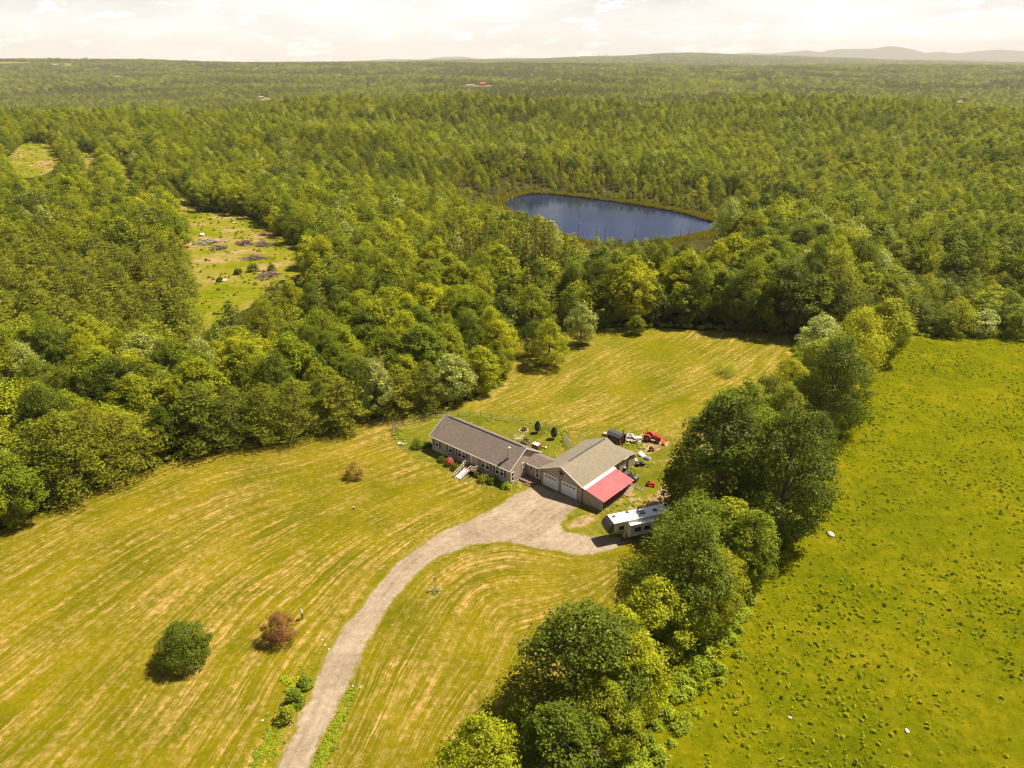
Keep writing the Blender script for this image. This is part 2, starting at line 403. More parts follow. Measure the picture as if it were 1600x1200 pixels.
q = t.nodes.new('ShaderNodeSeparateXYZ'); t.links.new(g, q.inputs[0]); t.links.new(mth(t, 'MULTIPLY', q.outputs[1], .07), c_.inputs[1])
trk = noise(t, 1, 4, .6, c_.outputs[0])
v = mth(t, 'ADD', mth(t, 'MULTIPLY', a, .32), mth(t, 'ADD', mth(t, 'MULTIPLY', f1, .34), mth(t, 'ADD', mth(t, 'MULTIPLY', f2, .16), mth(t, 'MULTIPLY', trk, .18))))
col = ramp(t, v, [(.38, (.16, .118, .080)), (.46, (.245, .186, .128)), (.52, (.305, .238, .168)), (.60, (.40, .32, .235))])
# grass creeping in at the edge
e = mth(t, 'ADD', s.outputs[1], mth(t, 'MULTIPLY', mth(t, 'SUBTRACT', f1, .5), 1.6))
col = mixc(t, mapr(t, e, .15, .55), (.17, .15, .02), col)
t.links.new(col, b.inputs['Base Color']); b.inputs['Roughness'].default_value = 1; b.inputs['Specular IOR Level'].default_value = .05
bump(t, b, mth(t, 'ADD', f1, f2), .5, .05)
m, t, b = mat('bare_dirt'); M['dirt'] = m; g = coord(t)
f1 = noise(t, .8, 6, .7, g); a = noise(t, .2, 4, .6, g)
uv = t.nodes.new('ShaderNodeUVMap'); s = t.nodes.new('ShaderNodeSeparateXYZ'); t.links.new(uv.outputs[0], s.inputs[0])
col = ramp(t, f1, [(.35, (.16, .10, .05)), (.5, (.28, .19, .10)), (.65, (.40, .28, .15))])
e = mth(t, 'ADD', mth(t, 'MULTIPLY', s.outputs[1], 1.1), mth(t, 'MULTIPLY', mth(t, 'SUBTRACT', f1, .5), 3.0))
col = mixc(t, mapr(t, e, .2, .9), (.17, .155, .012), col)
t.links.new(col, b.inputs['Base Color']); b.inputs['Roughness'].default_value = 1; b.inputs['Specular IOR Level'].default_value = 0
m, t, b = mat('clearing_ground'); M['clear'] = m; g = coord(t)
a = noise(t, .05, 6, .65, g); f1 = noise(t, .5, 6, .75, g)
col = ramp(t, mth(t, 'ADD', mth(t, 'MULTIPLY', a, .6), mth(t, 'MULTIPLY', f1, .4)), [(.38, (.10, .125, .004)), (.47, (.16, .165, .006)), (.53, (.22, .175, .035)), (.6, (.33, .22, .12))])
t.links.new(col, b.inputs['Base Color']); b.inputs['Roughness'].default_value = 1; b.inputs['Specular IOR Level'].default_value = 0
m, t, b = mat('pond_water'); M['water'] = m; g = coord(t)
b.inputs['Base Color'].default_value = (.010, .022, .075, 1); b.inputs['Roughness'].default_value = .06; b.inputs['Specular IOR Level'].default_value = .2
nn = noise(t, 1.4, 5, .6, g); bump(t, b, nn, .15, .1)
t.links.new(ramp(t, noise(t, .03, 3, .5, g), [(.35, (.003, .008, .034)), (.65, (.008, .020, .070))]), b.inputs['Base Color'])  # deep blue of the reflected sky is put into the base colour

def shinglemat(name, c0, c1):
    m, t, b = mat(name); g = coord(t)
    mp = t.nodes.new('ShaderNodeMapping'); mp.inputs['Scale'].default_value = (1.0, 1.0, 1.0); t.links.new(g, mp.inputs[0])
    br = t.nodes.new('ShaderNodeTexBrick'); br.inputs['Scale'].default_value = 1; br.inputs['Mortar Size'].default_value = .02
    br.inputs['Brick Width'].default_value = .9; br.inputs['Row Height'].default_value = .16
    br.inputs['Color1'].default_value = (*c0, 1); br.inputs['Color2'].default_value = (*c1, 1); br.inputs['Mortar'].default_value = (*[x*.6 for x in c0], 1)
    t.links.new(mp.outputs[0], br.inputs['Vector'])
    n = noise(t, 2.2, 6, .7, g); n2 = noise(t, .25, 4, .6, g)
    c = mixc(t, mapr(t, n, .35, .65), tuple(x*.85 for x in c0), tuple(x*1.15 for x in c1))
    c = mixc(t, .45, c, br.outputs[0]); c = mixc(t, mapr(t, n2, .35, .65, 0, .25), c, tuple(x*.75 for x in c0))
    t.links.new(c, b.inputs['Base Color']); b.inputs['Roughness'].default_value = .95; b.inputs['Specular IOR Level'].default_value = .2
    return m
M['shingle'] = shinglemat('grey_brown_shingle', (.160, .122, .100), (.215, .168, .142))
M['shingle2'] = shinglemat('tan_shingle', (.21, .178, .128), (.265, .228, .168))
def siding(name, c, k=9.0, vert=False, var=.12):
    m, t, b = mat(name); g = coord(t); s = t.nodes.new('ShaderNodeSeparateXYZ'); t.links.new(g, s.inputs[0])
    src = mth(t, 'ADD', s.outputs[0], s.outputs[1]) if vert else s.outputs[2]
    fr = mth(t, 'FRACT', mth(t, 'MULTIPLY', src, k), 0)
    n = noise(t, 1.2, 5, .6, g)
    col = mixc(t, mapr(t, n, .3, .7), tuple(x*(1-var) for x in c), tuple(x*(1+var) for x in c))
    col = mixc(t, mapr(t, fr, .0, .14, .45, 0), col, tuple(x*.5 for x in c))
    t.links.new(col, b.inputs['Base Color']); b.inputs['Roughness'].default_value = .7
    bump(t, b, fr, .3, .02)
    return m
M['siding'] = siding('tan_siding', (.40, .315, .24))
M['siding2'] = siding('tan_grey_siding', (.36, .285, .22))
M['shedwall'] = siding('weathered_board', (.33, .25, .16), 4, True)
M['darkwood'] = simple('dark_wood', (.07, .045, .03), .9)
M['found'] = simple('concrete', (.48, .46, .44), .9)
M['white'] = simple('white_paint', (.80, .78, .74), .45, var=.05)
M['white2'] = simple('white_door', (.68, .70, .72), .4, var=.05)
M['cream'] = simple('cream_wood', (.62, .50, .36), .7)
M['glass'] = simple('dark_glass', (.025, .025, .028), .08, var=.3)
M['curtain'] = simple('curtain_behind_glass', (.30, .24, .09), .3, var=.4)
M['shutter'] = simple('blue_grey_shutter', (.075, .10, .12), .6)
M['deck'] = simple('brown_deck', (.17, .10, .075), .8, var=.25)
M['black'] = simple('black_paint', (.018, .018, .02), .4)
M['tyre'] = simple('tyre_rubber', (.02, .019, .018), .8)
M['steel'] = simple('galvanised_steel', (.55, .55, .55), .35, metal=.6)
M['grey'] = simple('grey_plastic', (.28, .27, .26), .6)
M['dgrey'] = simple('dark_grey_plastic', (.07, .068, .068), .55)
M['red'] = simple('red_paint', (.62, .035, .02), .35, var=.12)
M['orange'] = simple('orange_red_paint', (.62, .09, .03), .45)
M['rust'] = simple('rusty_brown', (.20, .07, .03), .85)
M['plywood'] = simple('plywood', (.52, .36, .20), .85, var=.2)
M['lumber'] = simple('raw_lumber', (.60, .40, .26), .85, var=.2)
M['rock'] = simple('grey_rock', (.42, .37, .30), .95, var=.3, scale=1.5)
M['palerock'] = simple('pale_rock', (.55, .50, .43), .9, var=.15)
M['wood'] = simple('grey_wood', (.22, .16, .11), .9, var=.3)
M['post'] = simple('fence_post', (.36, .30, .22), .9)
M['pink'] = leafmat('pink_blossom', [(.75, .05, .13), (.70, .08, .16)], trans=.2)
M['dishg'] = simple('dish_grey', (.55, .55, .54), .4)
M['rvwhite'] = simple('rv_white', (.80, .79, .76), .3, var=.04, scale=1)
M['rvside'] = simple('rv_side', (.48, .48, .43), .35, var=.08, scale=.7)  # green-grey shade and reflection on the white side, put into its colour
M['rvcap'] = simple('rv_front_cap', (.045, .032, .032), .25, var=.2)
M['rvgrey'] = simple('rv_grey_graphic', (.20, .19, .18), .35)
M['skin'] = simple('skin', (.55, .34, .24), .6)
M['shirt'] = simple('pale_shirt', (.55, .56, .62), .8)
M['trousers'] = simple('dark_trousers', (.03, .035, .06), .8)
M['hair'] = simple('white_hair', (.6, .57, .52), .8)
m, t, b = mat('red_metal_roof'); M['redroof'] = m; g = coord(t); s = t.nodes.new('ShaderNodeSeparateXYZ'); t.links.new(g, s.inputs[0])
n = noise(t, .7, 5, .6, g)
t.links.new(mixc(t, mapr(t, n, .3, .7), (.50, .075, .085), (.62, .12, .125)), b.inputs['Base Color']); b.inputs['Roughness'].default_value = .42; b.inputs['Specular IOR Level'].default_value = .6

# ================================================================== setting: ground sheets
def PX(l, z=0.0): return [G(x, y, z) for x, y in l]
def sheet(name, poly, step, z, material, tfun=None, wob=0.0, edge_uv=False, terrain=False, label=None):
    """polygon filled with a fine triangulation that follows the terrain; uv = (mow coordinate, distance to edge)"""
    P = []
    n = len(poly)
    for i in range(n):
        a, b = Vector(poly[i]), Vector(poly[(i+1) % n]); k = max(1, int((b-a).length/step))
        for j in range(k): P.append(a.lerp(b, j/k))
    if wob:
        A = np.array([(p.x, p.y) for p in P])
        dx = (vnoise(A[:, 0]/1.7, A[:, 1]/1.7, 11)-.5)+(vnoise(A[:, 0]/.6, A[:, 1]/.6, 13)-.5)*.5; dy = (vnoise(A[:, 0]/1.7, A[:, 1]/1.7, 12)-.5)
        P = [Vector((p.x+wob*a, p.y+wob*b)) for p, a, b in zip(P, dx, dy)]
    xs = [p.x for p in P]; ys = [p.y for p in P]
    gx, gy = np.meshgrid(np.arange(min(xs)+step/2, max(xs), step), np.arange(min(ys)+step/2, max(ys), step))
    gx, gy = gx.ravel(), gy.ravel(); pl = [(p.x, p.y) for p in P]
    k = in_poly(gx, gy, pl); gx, gy = gx[k], gy[k]
    k = dist_line(gx, gy, pl, True) > step*.45; gx, gy = gx[k], gy[k]
    pts = P+[Vector((a, b)) for a, b in zip(gx, gy)]
    r = delaunay_2d_cdt(pts, [], [list(range(len(P)))], 1, 1e-4)
    V = np.array([(v.x, v.y) for v in r[0]]); T = np.array([f for f in r[2] if len(f) == 3])
    # counter-clockwise
    a, b, c = V[T[:, 0]], V[T[:, 1]], V[T[:, 2]]
    cr = (b[:, 0]-a[:, 0])*(c[:, 1]-a[:, 1])-(b[:, 1]-a[:, 1])*(c[:, 0]-a[:, 0])
    T[cr < 0] = T[cr < 0][:, ::-1]
    zz = (TZ(V[:, 0], V[:, 1]) if terrain else 0)+z
    V3 = np.column_stack([V, np.broadcast_to(zz, (len(V),))])
    u = tfun(V[:, 0], V[:, 1]) if tfun else np.zeros(len(V))
    d = dist_line(V[:, 0], V[:, 1], pl, True)
    me = mesh_arrays(name, V3, T, [material], uv=np.column_stack([u, d]))
    o = link(name, me); tag(o, kind='structure', label=label)
    return o

DRV_L = PX([(400, 1260), (425, 1200), (460, 1130), (490, 1062), (520, 1005), (560, 948), (600, 898), (640, 862), (690, 830), (740, 808), (775, 790), (800, 773), (824, 762)])
DRV_R = PX([(462, 1260), (485, 1200), (520, 1130), (555, 1055), (590, 982), (630, 922), (670, 884), (715, 860), (760, 852), (800, 849), (845, 858), (890, 867), (925, 867), (965, 858)])
DRV = DRV_L+PX([(838, 756), (845, 757), (908, 786), (903, 795), (888, 806), (879, 817), (884, 827), (905, 833), (940, 838), (1000, 838)])+list(reversed(DRV_R))
drvL = smooth_line(DRV_L); drvR = smooth_line(DRV_R)
TREE_L = PX([(-120, 880), (0, 828), (60, 800), (150, 762), (260, 725), (330, 702), (450, 688), (520, 672), (600, 650), (700, 637), (785, 602)])
FIELD_EDGE = PX([(785, 602), (788, 556), (812, 530), (880, 516), (960, 512), (1030, 513), (1100, 517), (1170, 516), (1232, 522)])
HEDGE_L = PX([(1232, 522), (1225, 570), (1190, 620), (1140, 665), (1110, 720), (1075, 780), (1040, 850), (980, 900), (940, 960), (860, 1080), (760, 1190), (700, 1270), (640, 1330)])
HEDGE_R = PX([(1410, 528), (1385, 560), (1335, 625), (1275, 700), (1245, 790), (1200, 850), (1150, 900), (1130, 980), (1060, 1070), (1000, 1160), (930, 1260), (900, 1330)])
TREEL = smooth_line(TREE_L)
def mow_left(x, y):
    a = dist_line(x, y, drvL); b = dist_line(x, y, TREEL); return a/(a+b+.01)*46+dist_line(x, y, drvL)*.12
def mow_right(x, y):
    a = dist_line(x, y, drvR); b = dist_line(x, y, HEDGE_L); return a/(a+b+.01)*20+a*.25
BL = [G(790, 600), G(870, 560), G(960, 512)]; BR = [G(880, 690), G(1000, 640), G(1232, 522)]
def mow_back(x, y):
    a = dist_line(x, y, smooth_line(PX([(640, 655), (790, 605), (850, 560), (960, 500)]))); b = dist_line(x, y, smooth_line(PX([(900, 700), (1020, 655), (1180, 600), (1260, 540)]))); return a/(a+b+.01)*34+a*.15

DRV_LI = [(a[0]+2.0, a[1]) for a in DRV_L[:10]]+DRV_L[10:]; DRV_RI = [(a[0]-2.0, a[1]+.5) for a in DRV_R[:7]]+[(a[0]-.3, a[1]+2.0) for a in DRV_R[7:]]
LAWN_L = TREE_L[:-1]+PX([(690, 640), (612, 668), (612, 690), (640, 712), (700, 740), (745, 762), (790, 770), (822, 758)])+list(reversed(DRV_LI[:-1]))+PX([(300, 1300), (-200, 1300)])
sheet('lawn', TREE_L+FIELD_EDGE[1:]+[(h[0]+2.5, h[1]) for h in HEDGE_L[1:] if h[1] > 50]+PX([(700, 1300), (-200, 1300)]), 1.1, 0.0, M['lawn'], mow_left, .5)
LAWN_R = list(DRV_R)+PX([(1000, 838)])+[h for h in HEDGE_L if h[1] < G(0, 845)[1]]+PX([(462, 1300)])
sheet('front_lawn', DRV_RI+PX([(1040, 848)])+[h for h in HEDGE_L if h[1] < G(0, 855)[1]], 1.0, 0.006, M['lawn'], mow_right, .3)
SIDE = PX([(823, 758), (890, 776), (872, 800), (862, 818), (872, 836), (900, 845), (940, 848), (1042, 850), (1075, 780), (1110, 720), (1112, 700), (1040, 680), (960, 665), (900, 668), (893, 700)])
sheet('side_yard', SIDE, .6, 0.013, M['yard'], mow_back, 2.2)
HAY = PX([(690, 640), (785, 602), (788, 556), (812, 530), (880, 516), (960, 512), (1030, 513), (1100, 517), (1170, 516), (1232, 522), (1225, 570), (1190, 620), (1140, 665), (1112, 700), (1040, 680), (960, 665), (905, 668), (885, 668), (840, 656), (760, 645)])
sheet('hay_field', HAY, 1.4, 0.005, M['hay'], mow_back, .5)
YARD = PX([(612, 668), (690, 640), (760, 645), (840, 656), (885, 668), (893, 700), (860, 730), (823, 758), (790, 770), (745, 762), (700, 740), (640, 712), (612, 690)])
sheet('yard', YARD, .6, 0.009, M['yard'], mow_back, .9)
sheet('driveway', smooth_line(DRV, 3, True), .8, 0.024, M['gravel'], lambda x, y: dist_line(x, y, drvL), .7)
MEADOW = [(h[0]-1.8, h[1]+(1.5 if i_ == 0 else 0)) for i_, h in enumerate(HEDGE_R[:-2])]+PX([(930, 1330), (1900, 1330), (2300, 560), (1800, 535), (1600, 530), (1500, 527)])
sheet('meadow', MEADOW, 2.0, 0.0, M['meadow'], None, .5)
HEDGEGROUND = HEDGE_L+list(reversed(HEDGE_R))
sheet('rough_grass_strip', HEDGEGROUND, 1.5, -0.01, M['wild'], mow_right, 0)
for i, pl in enumerate([[(1003, 692), (1025, 682), (1042, 690), (1032, 703), (1012, 712), (996, 704)], [(1000, 792), (1018, 774), (1042, 758), (1075, 752), (1080, 790), (1060, 808), (1030, 818), (1006, 806)], [(880, 820), (925, 800), (935, 812), (905, 828)],
                        [(985, 768), (1004, 778), (985, 790), (975, 782)]]):
    sheet('dirt_patch', smooth_line(PX(pl), 5, True), .5, .020, M['dirt'], None, .5)

# ------------------------------------------------------------------ ground terrain
def build_ground():
    ang = np.concatenate([np.arange(-50, 50, .45), np.arange(50, 310, 4)]); ang = np.radians(ang)
    rad = np.concatenate([[1, 20, 40], np.arange(55, 300, 6), np.geomspace(300, 42000, 270)])
    A, Rr = np.meshgrid(ang, rad)
    X = Rr*np.sin(A); Y = Rr*np.cos(A); Z = TZ(X.ravel(), Y.ravel()).reshape(X.shape)-.30
    r = np.hypot(X, Y); Z -= np.clip((r-36000)/4000, 0, 1)*100
    V = np.column_stack([X.ravel(), Y.ravel(), Z.ravel()])
    n, m_ = X.shape; idx = np.arange(n*m_).reshape(n, m_)
    a = idx[:-1, :]; b = np.roll(idx, -1, 1)[:-1, :]; c = np.roll(idx, -1, 1)[1:, :]; d = idx[1:, :]
    Q = np.stack([a, d, c, b], -1).reshape(-1, 4)
    o = link('ground', mesh_arrays('ground', V, Q, [M['floor']], smooth=True)); tag(o, kind='structure')
build_ground()
# pond
pv = [Vector(p) for p in POND]
sh = sheet('pond', POND, 4, -13.95, M['water']); 
# clearings
def terrain_sheet(name, px, step=2.5, m=M['clear'], dz=0.0):
    P = [GT(x, y)[:2] for x, y in px]
    return sheet(name, smooth_line(P, 4, True), step, dz, m, None, 1.0, terrain=True), P
CLEAR_PX = [(288, 342), (345, 336), (400, 350), (440, 380), (487, 404), (470, 425), (430, 428), (405, 450), (350, 470), (312, 488), (303, 450), (292, 400)]
_, CLEAR = terrain_sheet('clearing', [(282, 338), (345, 330), (405, 345), (445, 375), (500, 400), (480, 432), (435, 440), (410, 470), (350, 500), (318, 520), (296, 515), (298, 450), (284, 400)])
SMALLC_PX = [[(20, 250), (40, 228), (75, 228), (88, 245), (70, 262), (35, 268)], [(120, 240), (150, 240), (146, 252), (126, 262)], [(182, 262), (206, 258), (210, 278), (188, 284)], [(272, 306), (300, 312), (298, 332), (276, 326)]]
SMALLC = []
for q in SMALLC_PX:
    cx = sum(a for a, b in q)/len(q); cy = sum(b for a, b in q)/len(q)
    big = [(cx+(a-cx)*1.3, cy+(b-cy)*1.2+(6 if b > cy else 0)) for a, b in q]
    _, pp = terrain_sheet('clearing', big, 4); SMALLC.append(pp)
FARF_PX = [[(-10, 97.5), (25, 97), (50, 97.2), (44, 99), (-10, 100)], [(172, 119), (186, 118), (200, 120.5), (184, 121.5)], [(402, 154), (412, 152), (426, 153), (424, 157), (408, 158)], [(1492, 158), (1504, 156), (1510, 161), (1498, 162)], [(712, 134.6), (745, 133.4), (772, 134), (768, 135.6), (735, 136)],
           [(100, 99), (112, 99), (112, 104), (100, 104)]]
FARF = []
for q in FARF_PX:
    cx = sum(a for a, b in q)/len(q); cy = sum(b for a, b in q)/len(q)
    P = [GT(cx+(a-cx)*1.05, b)[:2] for a, b in q]; FARF.append(P)
    sheet('distant_field', P, max(8, abs(P[0][0]-P[1][0])/12), 1.2, M['clear'], None, 0, terrain=True)

# ================================================================== trees
class TB:
    def __init__(s, seed): s.r = np.random.default_rng(seed); s.V = []; s.Q = []; s.M = []; s.n = 0
    def leaves(s, P, Nn, size, aspect=.6, mi=0):
        r = s.r; n = len(P); Nn = Nn/np.maximum(np.linalg.norm(Nn, axis=1, keepdims=True), 1e-6)
        a = r.normal(size=(n, 3)); a -= Nn*(a*Nn).sum(1, keepdims=True); a /= np.linalg.norm(a, axis=1, keepdims=True)
        b = np.cross(Nn, a); sz = (size*r.uniform(.6, 1.35, n))[:, None]
        A = a*sz*.5; B = b*sz*.5*aspect
        V = np.stack([P-A, P+B*1.0-A*.1, P+A, P-B-A*.1], 1)
        V[:, 1] += Nn*sz*.08; V[:, 3] += Nn*sz*.08
        s.V.append(V.reshape(-1, 3)); s.Q.append(np.arange(n*4).reshape(n, 4)+s.n); s.n += n*4; s.M.append(np.full(n, mi))
    def tube(s, pts, rad, k=6, mi=1):
        mb = MB(); mb.tube(pts, rad, k, cap=False)
        s.V.append(np.array(mb.v)); s.Q.append(np.array(mb.f)+s.n); s.n += len(mb.v); s.M.append(np.full(len(mb.f), mi))
    def mesh(s, name, mats):
        return mesh_arrays(name, np.concatenate(s.V), np.concatenate(s.Q), mats, np.concatenate(s.M))
    def split(s, name, mats):
        """crown mesh and trunk mesh"""
        V = np.concatenate(s.V); Q = np.concatenate(s.Q); Mi = np.concatenate(s.M); o = []
        for k in (0, 1):
            q = Q[Mi == k]; u, inv = np.unique(q.ravel(), return_inverse=True)
            o.append(mesh_arrays(name+('_crown', '_trunk')[k], V[u], inv.reshape(q.shape), [mats[k]]))
        return o
def sph(r, n):
    v = r.normal(size=(n, 3)); return v/np.linalg.norm(v, axis=1, keepdims=True)
def broadleaf(seed, h=14., wd=11., clumps=95, leaves=62, ls=.38, base=.12, cr0=.105, top=.5, rough=.22):
    """ovoid crown of many leaf sprays on a branching trunk; the outline is pushed in and out at random"""
    T = TB(seed); r = T.r; kk = 5; ld = sph(r, kk); la = r.uniform(-1, 1, kk)
    T.tube([(0, 0, -.5), (wd*.02, 0, h*.25), (0, wd*.02, h*.55), (0, 0, h*.86)], [h*.020, h*.016, h*.010, h*.003], 6)
    pts = []
    tries = 0
    while len(pts) < clumps and tries < clumps*30:
        tries += 1
        f = r.random()                       # height fraction within the crown
        prof = math.sin(math.pi*min(1, max(0, f))**(.72 if top < .6 else 1.0))**.62 if f < .98 else .15
        prof = max(prof, .30 if f > .5 else .62*min(1, f*4+.25))
        a = r.uniform(0, 2*math.pi); d = np.array([math.cos(a), math.sin(a), f*2-1]); d /= np.linalg.norm(d)
        bulge = 1+rough*sum(la[j]*math.cos(3.1*float(d@ld[j])+j) for j in range(kk))/1.6
        rr = wd*.5*prof*bulge*(r.uniform(.80, 1.0) if r.random() < .8 else r.uniform(.35, .8))-wd*cr0*.6
        rr = max(rr, 0)
        q = np.array([math.cos(a)*rr, math.sin(a)*rr, h*(base+(.95-base)*f)])
        if all(np.linalg.norm((q-p)*[1, 1, .8]) > wd*cr0*.62 for p in pts): pts.append(q)
    for q in pts[::5]:
        T.tube([(0, 0, max(h*.12, q[2]-h*.28)), tuple(q*[.5, .5, 1]-[0, 0, h*.09]), tuple(q)], [h*.006, h*.004, h*.0015], 4)
    cen = np.array([0, 0, h*.42])
    for q in pts:
        cr = wd*cr0*r.uniform(.7, 1.3); n = int(leaves*r.uniform(.7, 1.3)); dd = sph(r, n)
        o = q-cen; o = o/(np.linalg.norm(o)+1e-6)
        P = q+dd*cr*(r.uniform(.3, 1.0, (n, 1))**.6)*[1, 1, .85]+o*cr*.35*r.random((n, 1))
        P[:, 2] = np.maximum(P[:, 2], .05)
        Nn = dd*.55+o*.45+np.array([0, 0, .45])+r.normal(size=(n, 3))*.38
        T.leaves(P, Nn, ls)
    return T
def pine(seed, h=16., wd=9., levels=13, per=5, plume=3, leaves=56, ls=.42, base=.06, aspect=.32, tipup=.18):
    T = TB(seed); r = T.r
    T.tube([(0, 0, -.5), (0, 0, h*.5), (0, 0, h*.97)], [h*.018, h*.012, h*.003], 6)
    for i in range(levels):
        f = i/(levels-1); z = h*(base+(.93-base)*f)+r.uniform(-.2, .2)
        prof = (1-f)**.62 if f > .2 else .86+f*.2
        for k in range(per if f < .8 else max(3, per-1)):
            a = 2*math.pi*k/per+i*1.1+r.uniform(-.35, .35); Ln = wd*.5*prof*r.uniform(.65, 1.15)+.3
            d = np.array([math.cos(a), math.sin(a), tipup+.25*f]); tip = np.array([0, 0, z])+d*Ln
            if Ln > 1.2: T.tube([(0, 0, z), tuple(tip*.98)], [h*.0035, h*.001], 4)
            pl = max(1, int(round(plume*min(1, Ln/(wd*.4)))))
            for j in range(pl):
                g_ = (.45+.55*(j+1)/pl) if pl > 1 else .8
                c = np.array([0, 0, z])+d*Ln*g_+r.normal(size=3)*.15
                n = int(leaves*r.uniform(.7, 1.3)); dd = sph(r, n); cr = wd*.095*(1.15-.35*f)+.22
                P = c+dd*[cr*1.15, cr*1.15, cr*.42]
                Nn = dd*.35+np.array([0, 0, .8])+r.normal(size=(n, 3))*.5
                T.leaves(P, Nn, ls, aspect)
    dd = sph(r, leaves); T.leaves(np.array([0, 0, h*.96])+dd*[.35, .35, .8], dd+[0, 0, .4], ls, aspect)
    return T
def spruce(seed, h=13., wd=4.2, levels=16, leaves=46, ls=.42):
    T = TB(seed); r = T.r
    T.tube([(0, 0, -.5), (0, 0, h*.98)], [h*.014, .02], 5)
    for i in range(levels):
        f = i/(levels-1); z = h*(.08+.9*f); rad = wd*.5*(1-f)**.85+.08
        for k in range(5):
            if r.random() < .12: continue
            a = k*1.257+i*.7+r.uniform(-.3, .3); n = int(leaves/5*(1.3-f))+2; t_ = r.uniform(.25, 1, n)**.7
            P = np.column_stack([math.cos(a)*rad*t_, math.sin(a)*rad*t_, z-rad*.25*t_])+r.normal(size=(n, 3))*[.16, .16, .1]
            Nn = np.array([math.cos(a)*.4, math.sin(a)*.4, .8])+r.normal(size=(n, 3))*.4
            T.leaves(P, Nn, ls, .45)
    return T
def snag(seed, h=9.):
    T = TB(seed); r = T.r
    T.tube([(0, 0, -.5), (.1, 0, h*.5), (.2, .1, h)], [.24, .17, .07], 5)
    for i in range(14):
        z = h*r.uniform(.35, .95); a = r.uniform(0, 6.28); l = (1-z/h)*2.2+.4
        T.tube([(.1, 0, z), (math.cos(a)*l, math.sin(a)*l, z+r.uniform(-.2, .4))], [.07, .03], 3)
    return T
def bare_branches(seed, h=7.):
    T = TB(seed); r = T.r
    def grow(p, d, l, rad, k):
        q = p+d*l; m_ = (p+q)/2+r.normal(size=3)*l*.08
        T.tube([tuple(p), tuple(m_), tuple(q)], [rad, rad*.85, rad*.7], 5 if k > 2 else 3)
        if k == 0: return
        for _ in range(2 if k > 3 else 3):
            dd = d+r.normal(size=3)*.55; dd[2] += .12; dd /= np.linalg.norm(dd); grow(q, dd, l*r.uniform(.55, .8), rad*.6, k-1)
    grow(np.zeros(3), np.array([-.2, -.1, .97]), h*.3, .13, 5)
    return T
def bush(seed, h=2.2, wd=2.6, clumps=16, leaves=60, ls=.24):
    T = TB(seed); r = T.r
    for i in range(3): T.tube([(0, 0, -.1), (r.uniform(-.4, .4)*wd*.5, r.uniform(-.4, .4)*wd*.5, h*.6)], [.05, .02], 4)
    for i in range(clumps):
        d = sph(r, 1)[0]; d[2] = abs(d[2]); c = d*[wd*.36, wd*.36, h*.58]+[0, 0, h*.12]; cr = wd*r.uniform(.13, .2)
        dd = sph(r, leaves); P = c+dd*cr; P[:, 2] = np.maximum(P[:, 2], .02)
        T.leaves(P, dd*.5+d*.3+[0, 0, .5]+r.normal(size=(leaves, 3))*.4, ls)
    return T
bk = M['bark']
NEAR = {   # kind -> list of (crown mesh, trunk mesh, height, width)
    'broad': [(*broadleaf(s, 14, wd, 110, 110, .30, bs).split('broadleaf', [M['broad'], bk]), 14, wd) for s, wd, bs in ((1, 9.5, .12), (2, 8.5, .08), (3, 11, .14), (4, 8, .05), (5, 10, .10), (6, 9, .2))],
    'silver': [(*broadleaf(s, 14, wd, 110, 100, .30).split('silverleaf', [M['silver'], bk]), 14, wd) for s, wd in ((11, 8.5), (12, 9.5))],
    'dark': [(*broadleaf(s, 14, wd, 165, 125, .28, .03, .09, rough=.34).split('darkleaf', [M['dark'], bk]), 14, wd) for s, wd in ((15, 11), (16, 12), (17, 10))],
    'pine': [(*pine(s, 16, wd).split('pine', [M['pine'], bk]), 16, wd) for s, wd in ((21, 9), (22, 10), (23, 8.5), (24, 11))],
    'spruce': [(*spruce(s).split('spruce', [M['spruce'], bk]), 13, 4.2) for s in (31, 32)],
    'snag': [(None, snag(41).mesh('snag', [bk, M['greybark']]), 9, 2)],
}
MID = {
    'broad': [(broadleaf(s, 14, wd, 56, 44, .50, .10, .135, rough=.14).mesh('broadleaf_mid', [M['broad'], bk]), 14, wd) for s, wd in ((51, 9), (52, 10), (53, 8), (54, 11), (65, 7.5))],
    'silver': [(broadleaf(s, 14, 8.5, 56, 44, .46, .1, .135).mesh('silver_mid', [M['silver'], bk]), 14, 8.5) for s in (55,)],
    'dark': [(broadleaf(s, 14, 9, 56, 44, .50, .08, .135).mesh('dark_mid', [M['dark'], bk]), 14, 9) for s in (56,)],
    'pine': [(pine(s, 16, 8, 12, 5, 2, 20, .68, aspect=.4).mesh('pine_mid', [M['pine'], bk]), 16, 8) for s in (57, 58)],
    'spruce': [(spruce(s, 13, 4.4, 12, 26, .7).mesh('spruce_mid', [M['spruce'], bk]), 13, 4.4) for s in (59, 60)],
    'snag': [(snag(61).mesh('snag_mid', [bk, M['greybark']]), 9, 2)],
}
FAR = {
    'broad': [(broadleaf(s, 13, 11, 20, 14, 1.15, .35, .2, rough=.1).mesh('broadleaf_far', [M['broad'], bk]), 13, 11) for s in (71, 72, 73)],
    'silver': [(broadleaf(74, 14, 9, 20, 14, 1.1, .3, .2).mesh('silver_far', [M['silver'], bk]), 14, 9)],
    'dark': [(broadleaf(75, 14, 9.5, 20, 14, 1.15, .3, .2).mesh('dark_far', [M['dark'], bk]), 14, 9.5)],
    'pine': [(pine(s, 17, 8, 7, 4, 1, 9, 1.8, aspect=.5).mesh('pine_far', [M['pine'], bk]), 17, 8) for s in (76,)],
    'spruce': [(spruce(s, 14, 5.0, 8, 14, 1.5).mesh('spruce_far', [M['spruce'], bk]), 14, 5.0) for s in (77, 78)],
    'snag': [(snag(79).mesh('snag_far', [bk, M['greybark']]), 9, 2)],
}
WK = 1.0
